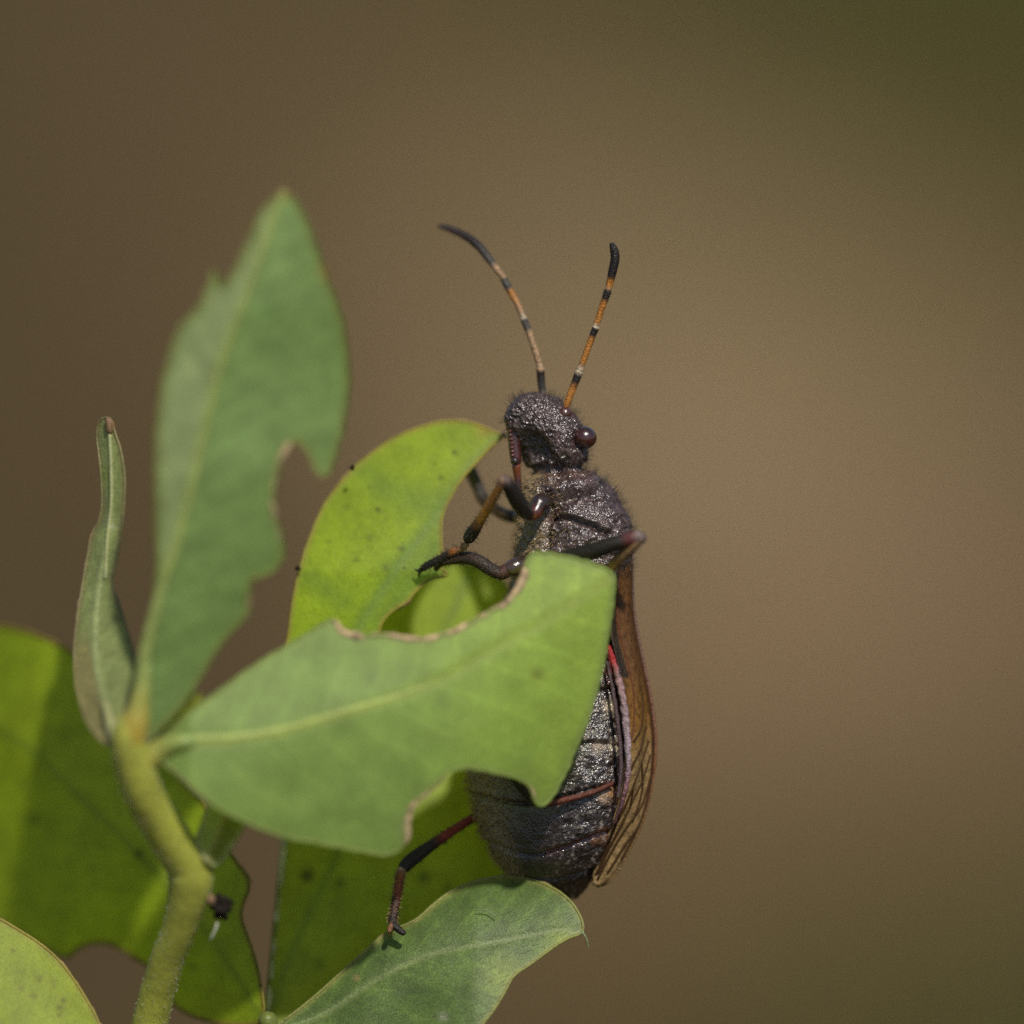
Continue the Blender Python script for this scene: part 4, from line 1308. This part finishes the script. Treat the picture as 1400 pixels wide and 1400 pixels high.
def wing(name, sgn, label):
    a = spline(np.array([(x, y, 0) for x, y in WR], float), 4)
    b = spline(np.array([(x, y, 0) for x, y in WL], float), 4)
    n = 120
    ia, ib = np.linspace(0, len(a) - 1, n), np.linspace(0, len(b) - 1, n)
    A2 = np.stack([np.interp(ia, np.arange(len(a)), a[:, k]) for k in (0, 1)], 1)
    B2 = np.stack([np.interp(ib, np.arange(len(b)), b[:, k]) for k in (0, 1)], 1)
    m = 22
    v, c, f = [], [], []
    for i in range(n):
        y = A2[i, 1]
        edge = np.interp(y, [750, 850, 950, 1050, 1130, 1212], [-66, -76, -84, -80, -52, -14])
        for j in range(m):
            u = j / (m - 1)
            xx, yy = lerp(B2[i, 0], A2[i, 0], u), lerp(B2[i, 1], A2[i, 1], u)
            xx += 2.2 * math.sin(u * math.pi * 3 + y / 60)
            dd = lerp(edge, -2, u ** 1.1) - 7 * math.sin(math.pi * u)
            v.append(P(xx, yy, dd if sgn > 0 else -dd + 3))
            k = sstep(1000, 1080, y + 40 * u)
            k2 = sstep(880, 1000, y)
            col = np.array((0.165, 0.072, 0.022)) * (1 - k2) + np.array((0.27, 0.13, 0.025)) * k2
            col = col * (1 - k) + np.array((0.44, 0.29, 0.125)) * k
            if u > 0.86 and y < 1100:
                col = np.array((0.10, 0.032, 0.012))
            if u < 0.33 and y < 930:
                col = np.array((0.05, 0.032, 0.018))
            c.append(col)
    for i in range(n - 1):
        for j in range(m - 1):
            f.append((i * m + j, i * m + j + 1, (i + 1) * m + j + 1, (i + 1) * m + j))
    o = mesh(name, v, f, M['wing'], bug, c)
    md = o.modifiers.new('thickness', 'SOLIDIFY')
    md.thickness = 2.0 * S
    md.offset = 0
    o['label'] = label

    def at(u, s):
        i = min(n - 1.001, max(0, s * (n - 1)))
        q = i - int(i)
        j = min(m - 1.001, max(0, u * (m - 1)))
        j0 = int(j)
        p = lambda ii, jj: v[ii * m + jj]
        i0 = int(i)
        r = p(i0, j0).lerp(p(i0, j0 + 1), j - j0).lerp(p(i0 + 1, j0).lerp(p(i0 + 1, j0 + 1), j - j0), q)
        return r + (-FWD * sgn + RIGHT * 0.6) * (1.3 * S)
    return o, at


w1, wat = wing('forewing', 1, 'brown folded wing with veined translucent tip')
w2, _ = wing('forewing', -1, 'far wing, hidden behind the near one')
VEINS = [[(0.35, 0.0), (0.36, 0.12), (0.38, 0.25), (0.36, 0.4), (0.22, 0.52), (0.08, 0.6)], [(0.9, 0.05), (0.9, 0.3), (0.9, 0.55), (0.88, 0.75), (0.8, 0.9)], [(0.75, 0.52), (0.5, 0.57), (0.2, 0.64), (0.05, 0.72)],
         [(0.8, 0.56), (0.6, 0.62), (0.3, 0.70), (0.12, 0.80)], [(0.84, 0.6), (0.68, 0.68), (0.42, 0.76), (0.25, 0.88), (0.3, 0.96)], [(0.88, 0.66), (0.78, 0.74), (0.55, 0.82), (0.42, 0.92), (0.45, 0.98)],
         [(0.92, 0.73), (0.85, 0.8), (0.7, 0.86), (0.6, 0.95)], [(0.6, 0.62), (0.72, 0.70), (0.66, 0.79)], [(0.3, 0.70), (0.45, 0.76)], [(0.14, 0.66), (0.10, 0.78), (0.12, 0.9), (0.2, 0.97)], [(0.62, 0.45), (0.45, 0.52), (0.2, 0.57)]]
for vv in VEINS:
    q = spline(np.array([(a * 100, b * 100, 0) for a, b in vv], float), 3) / 100
    r_ = [(*wat(a, b), (1.7 if vv is not VEINS[0] else 1.1) * S) for a, b, _ in q]
    tube('vein', r_, M['vein'], w1, 7, 0.008, lambda u: (0.035, 0.016, 0.004) if vv is not VEINS[0] else (0.085, 0.03, 0.015), world=True)
r_ = [(*wat(0.985, k / 40), (2.6 if k < 26 else 1.8) * S) for k in range(1, 41)]
tube('wing_margin', r_, M['limb'], w1, 8, 0.008, seg_cols([(0, (0.09, 0.06, 0.055)), (0.6, (0.12, 0.045, 0.015)), (1, (0.13, 0.075, 0.02))]), world=True)

# pale edge of the abdomen
edge_rows = [(833, 884, -80, 2.5), (838, 902, -83, 3.6), (846, 930, -85, 4.4), (853, 965, -86, 4.8), (857, 1000, -86, 4.4), (859, 1035, -85, 3.8), (857, 1070, -82, 3.2), (850, 1098, -77, 2.6), (840, 1125, -68, 2)]
tube('abdomen_edge', edge_rows, M['edge'], bug, 12, 1.6, seg_cols([(0, (0.24, 0.012, 0.015)), (0.08, (0.26, 0.015, 0.02)), (0.16, (0.20, 0.11, 0.115)), (0.6, (0.25, 0.20, 0.22)), (0.78, (0.16, 0.07, 0.08)), (1, (0.06, 0.02, 0.02))]), rough=0.6)
tube('abdomen_edge', [(830, 905, -86, 2.0), (839, 950, -90, 2.4), (846, 1000, -92, 2.6), (849, 1050, -90, 2.6), (845, 1090, -84, 2.2)], M['edge'], bug, 10, 1.6, lambda u: (0.06, 0.035, 0.04), rough=0.35)

# ------------------------------------------------------------------ body hair
roots, dirs, lens = [], [], []
groots, gdirs, glens = [], [], []
inv = len(body_px)
px2w = lambda p, q: (P(*(p + q)) - P(*p))
while len(roots) < 1900:
    i = random.randrange(inv)
    x, y = body_px[i, :2]
    if y > 790 or y < 540:
        if random.random() < 0.9:
            continue
    if uu[i] < -0.3 and random.random() < 0.7:
        continue
    nv_ = nrm_[i] + np.array([random.gauss(0, 0.25), random.gauss(0, 0.25) - 0.25, random.gauss(0, 0.25)])
    p = body_px[i]
    roots.append(P(*(p - nrm_[i] * 1.0)))
    dirs.append(px2w(p, nv_))
    lens.append((random.uniform(9, 19) if y < 790 else random.uniform(3, 6)) * S)
hairs('body_hair', roots, dirs, lens, 0.36 * S, M['hair_dark'], bug)
while len(groots) < 5200:
    i = random.randrange(inv)
    x, y = body_px[i, :2]
    if y < 645 or (y > 900 and uu[i] > -0.72) or (uu[i] > -0.25 and random.random() < 0.9995):
        continue
    p = body_px[i]
    nv_ = nrm_[i] + np.array([random.gauss(0, 0.3), random.gauss(0, 0.3) + 0.5, random.gauss(0, 0.3)])
    groots.append(P(*(p - nrm_[i] * 1.0)))
    gdirs.append(px2w(p, nv_))
    glens.append(random.uniform(5, 13 if uu[i] < -0.6 else (8 if uu[i] < -0.25 else 5)) * S)
hairs('belly_hair', groots, gdirs, glens, 0.42 * S, M['hair_gold'], bug)
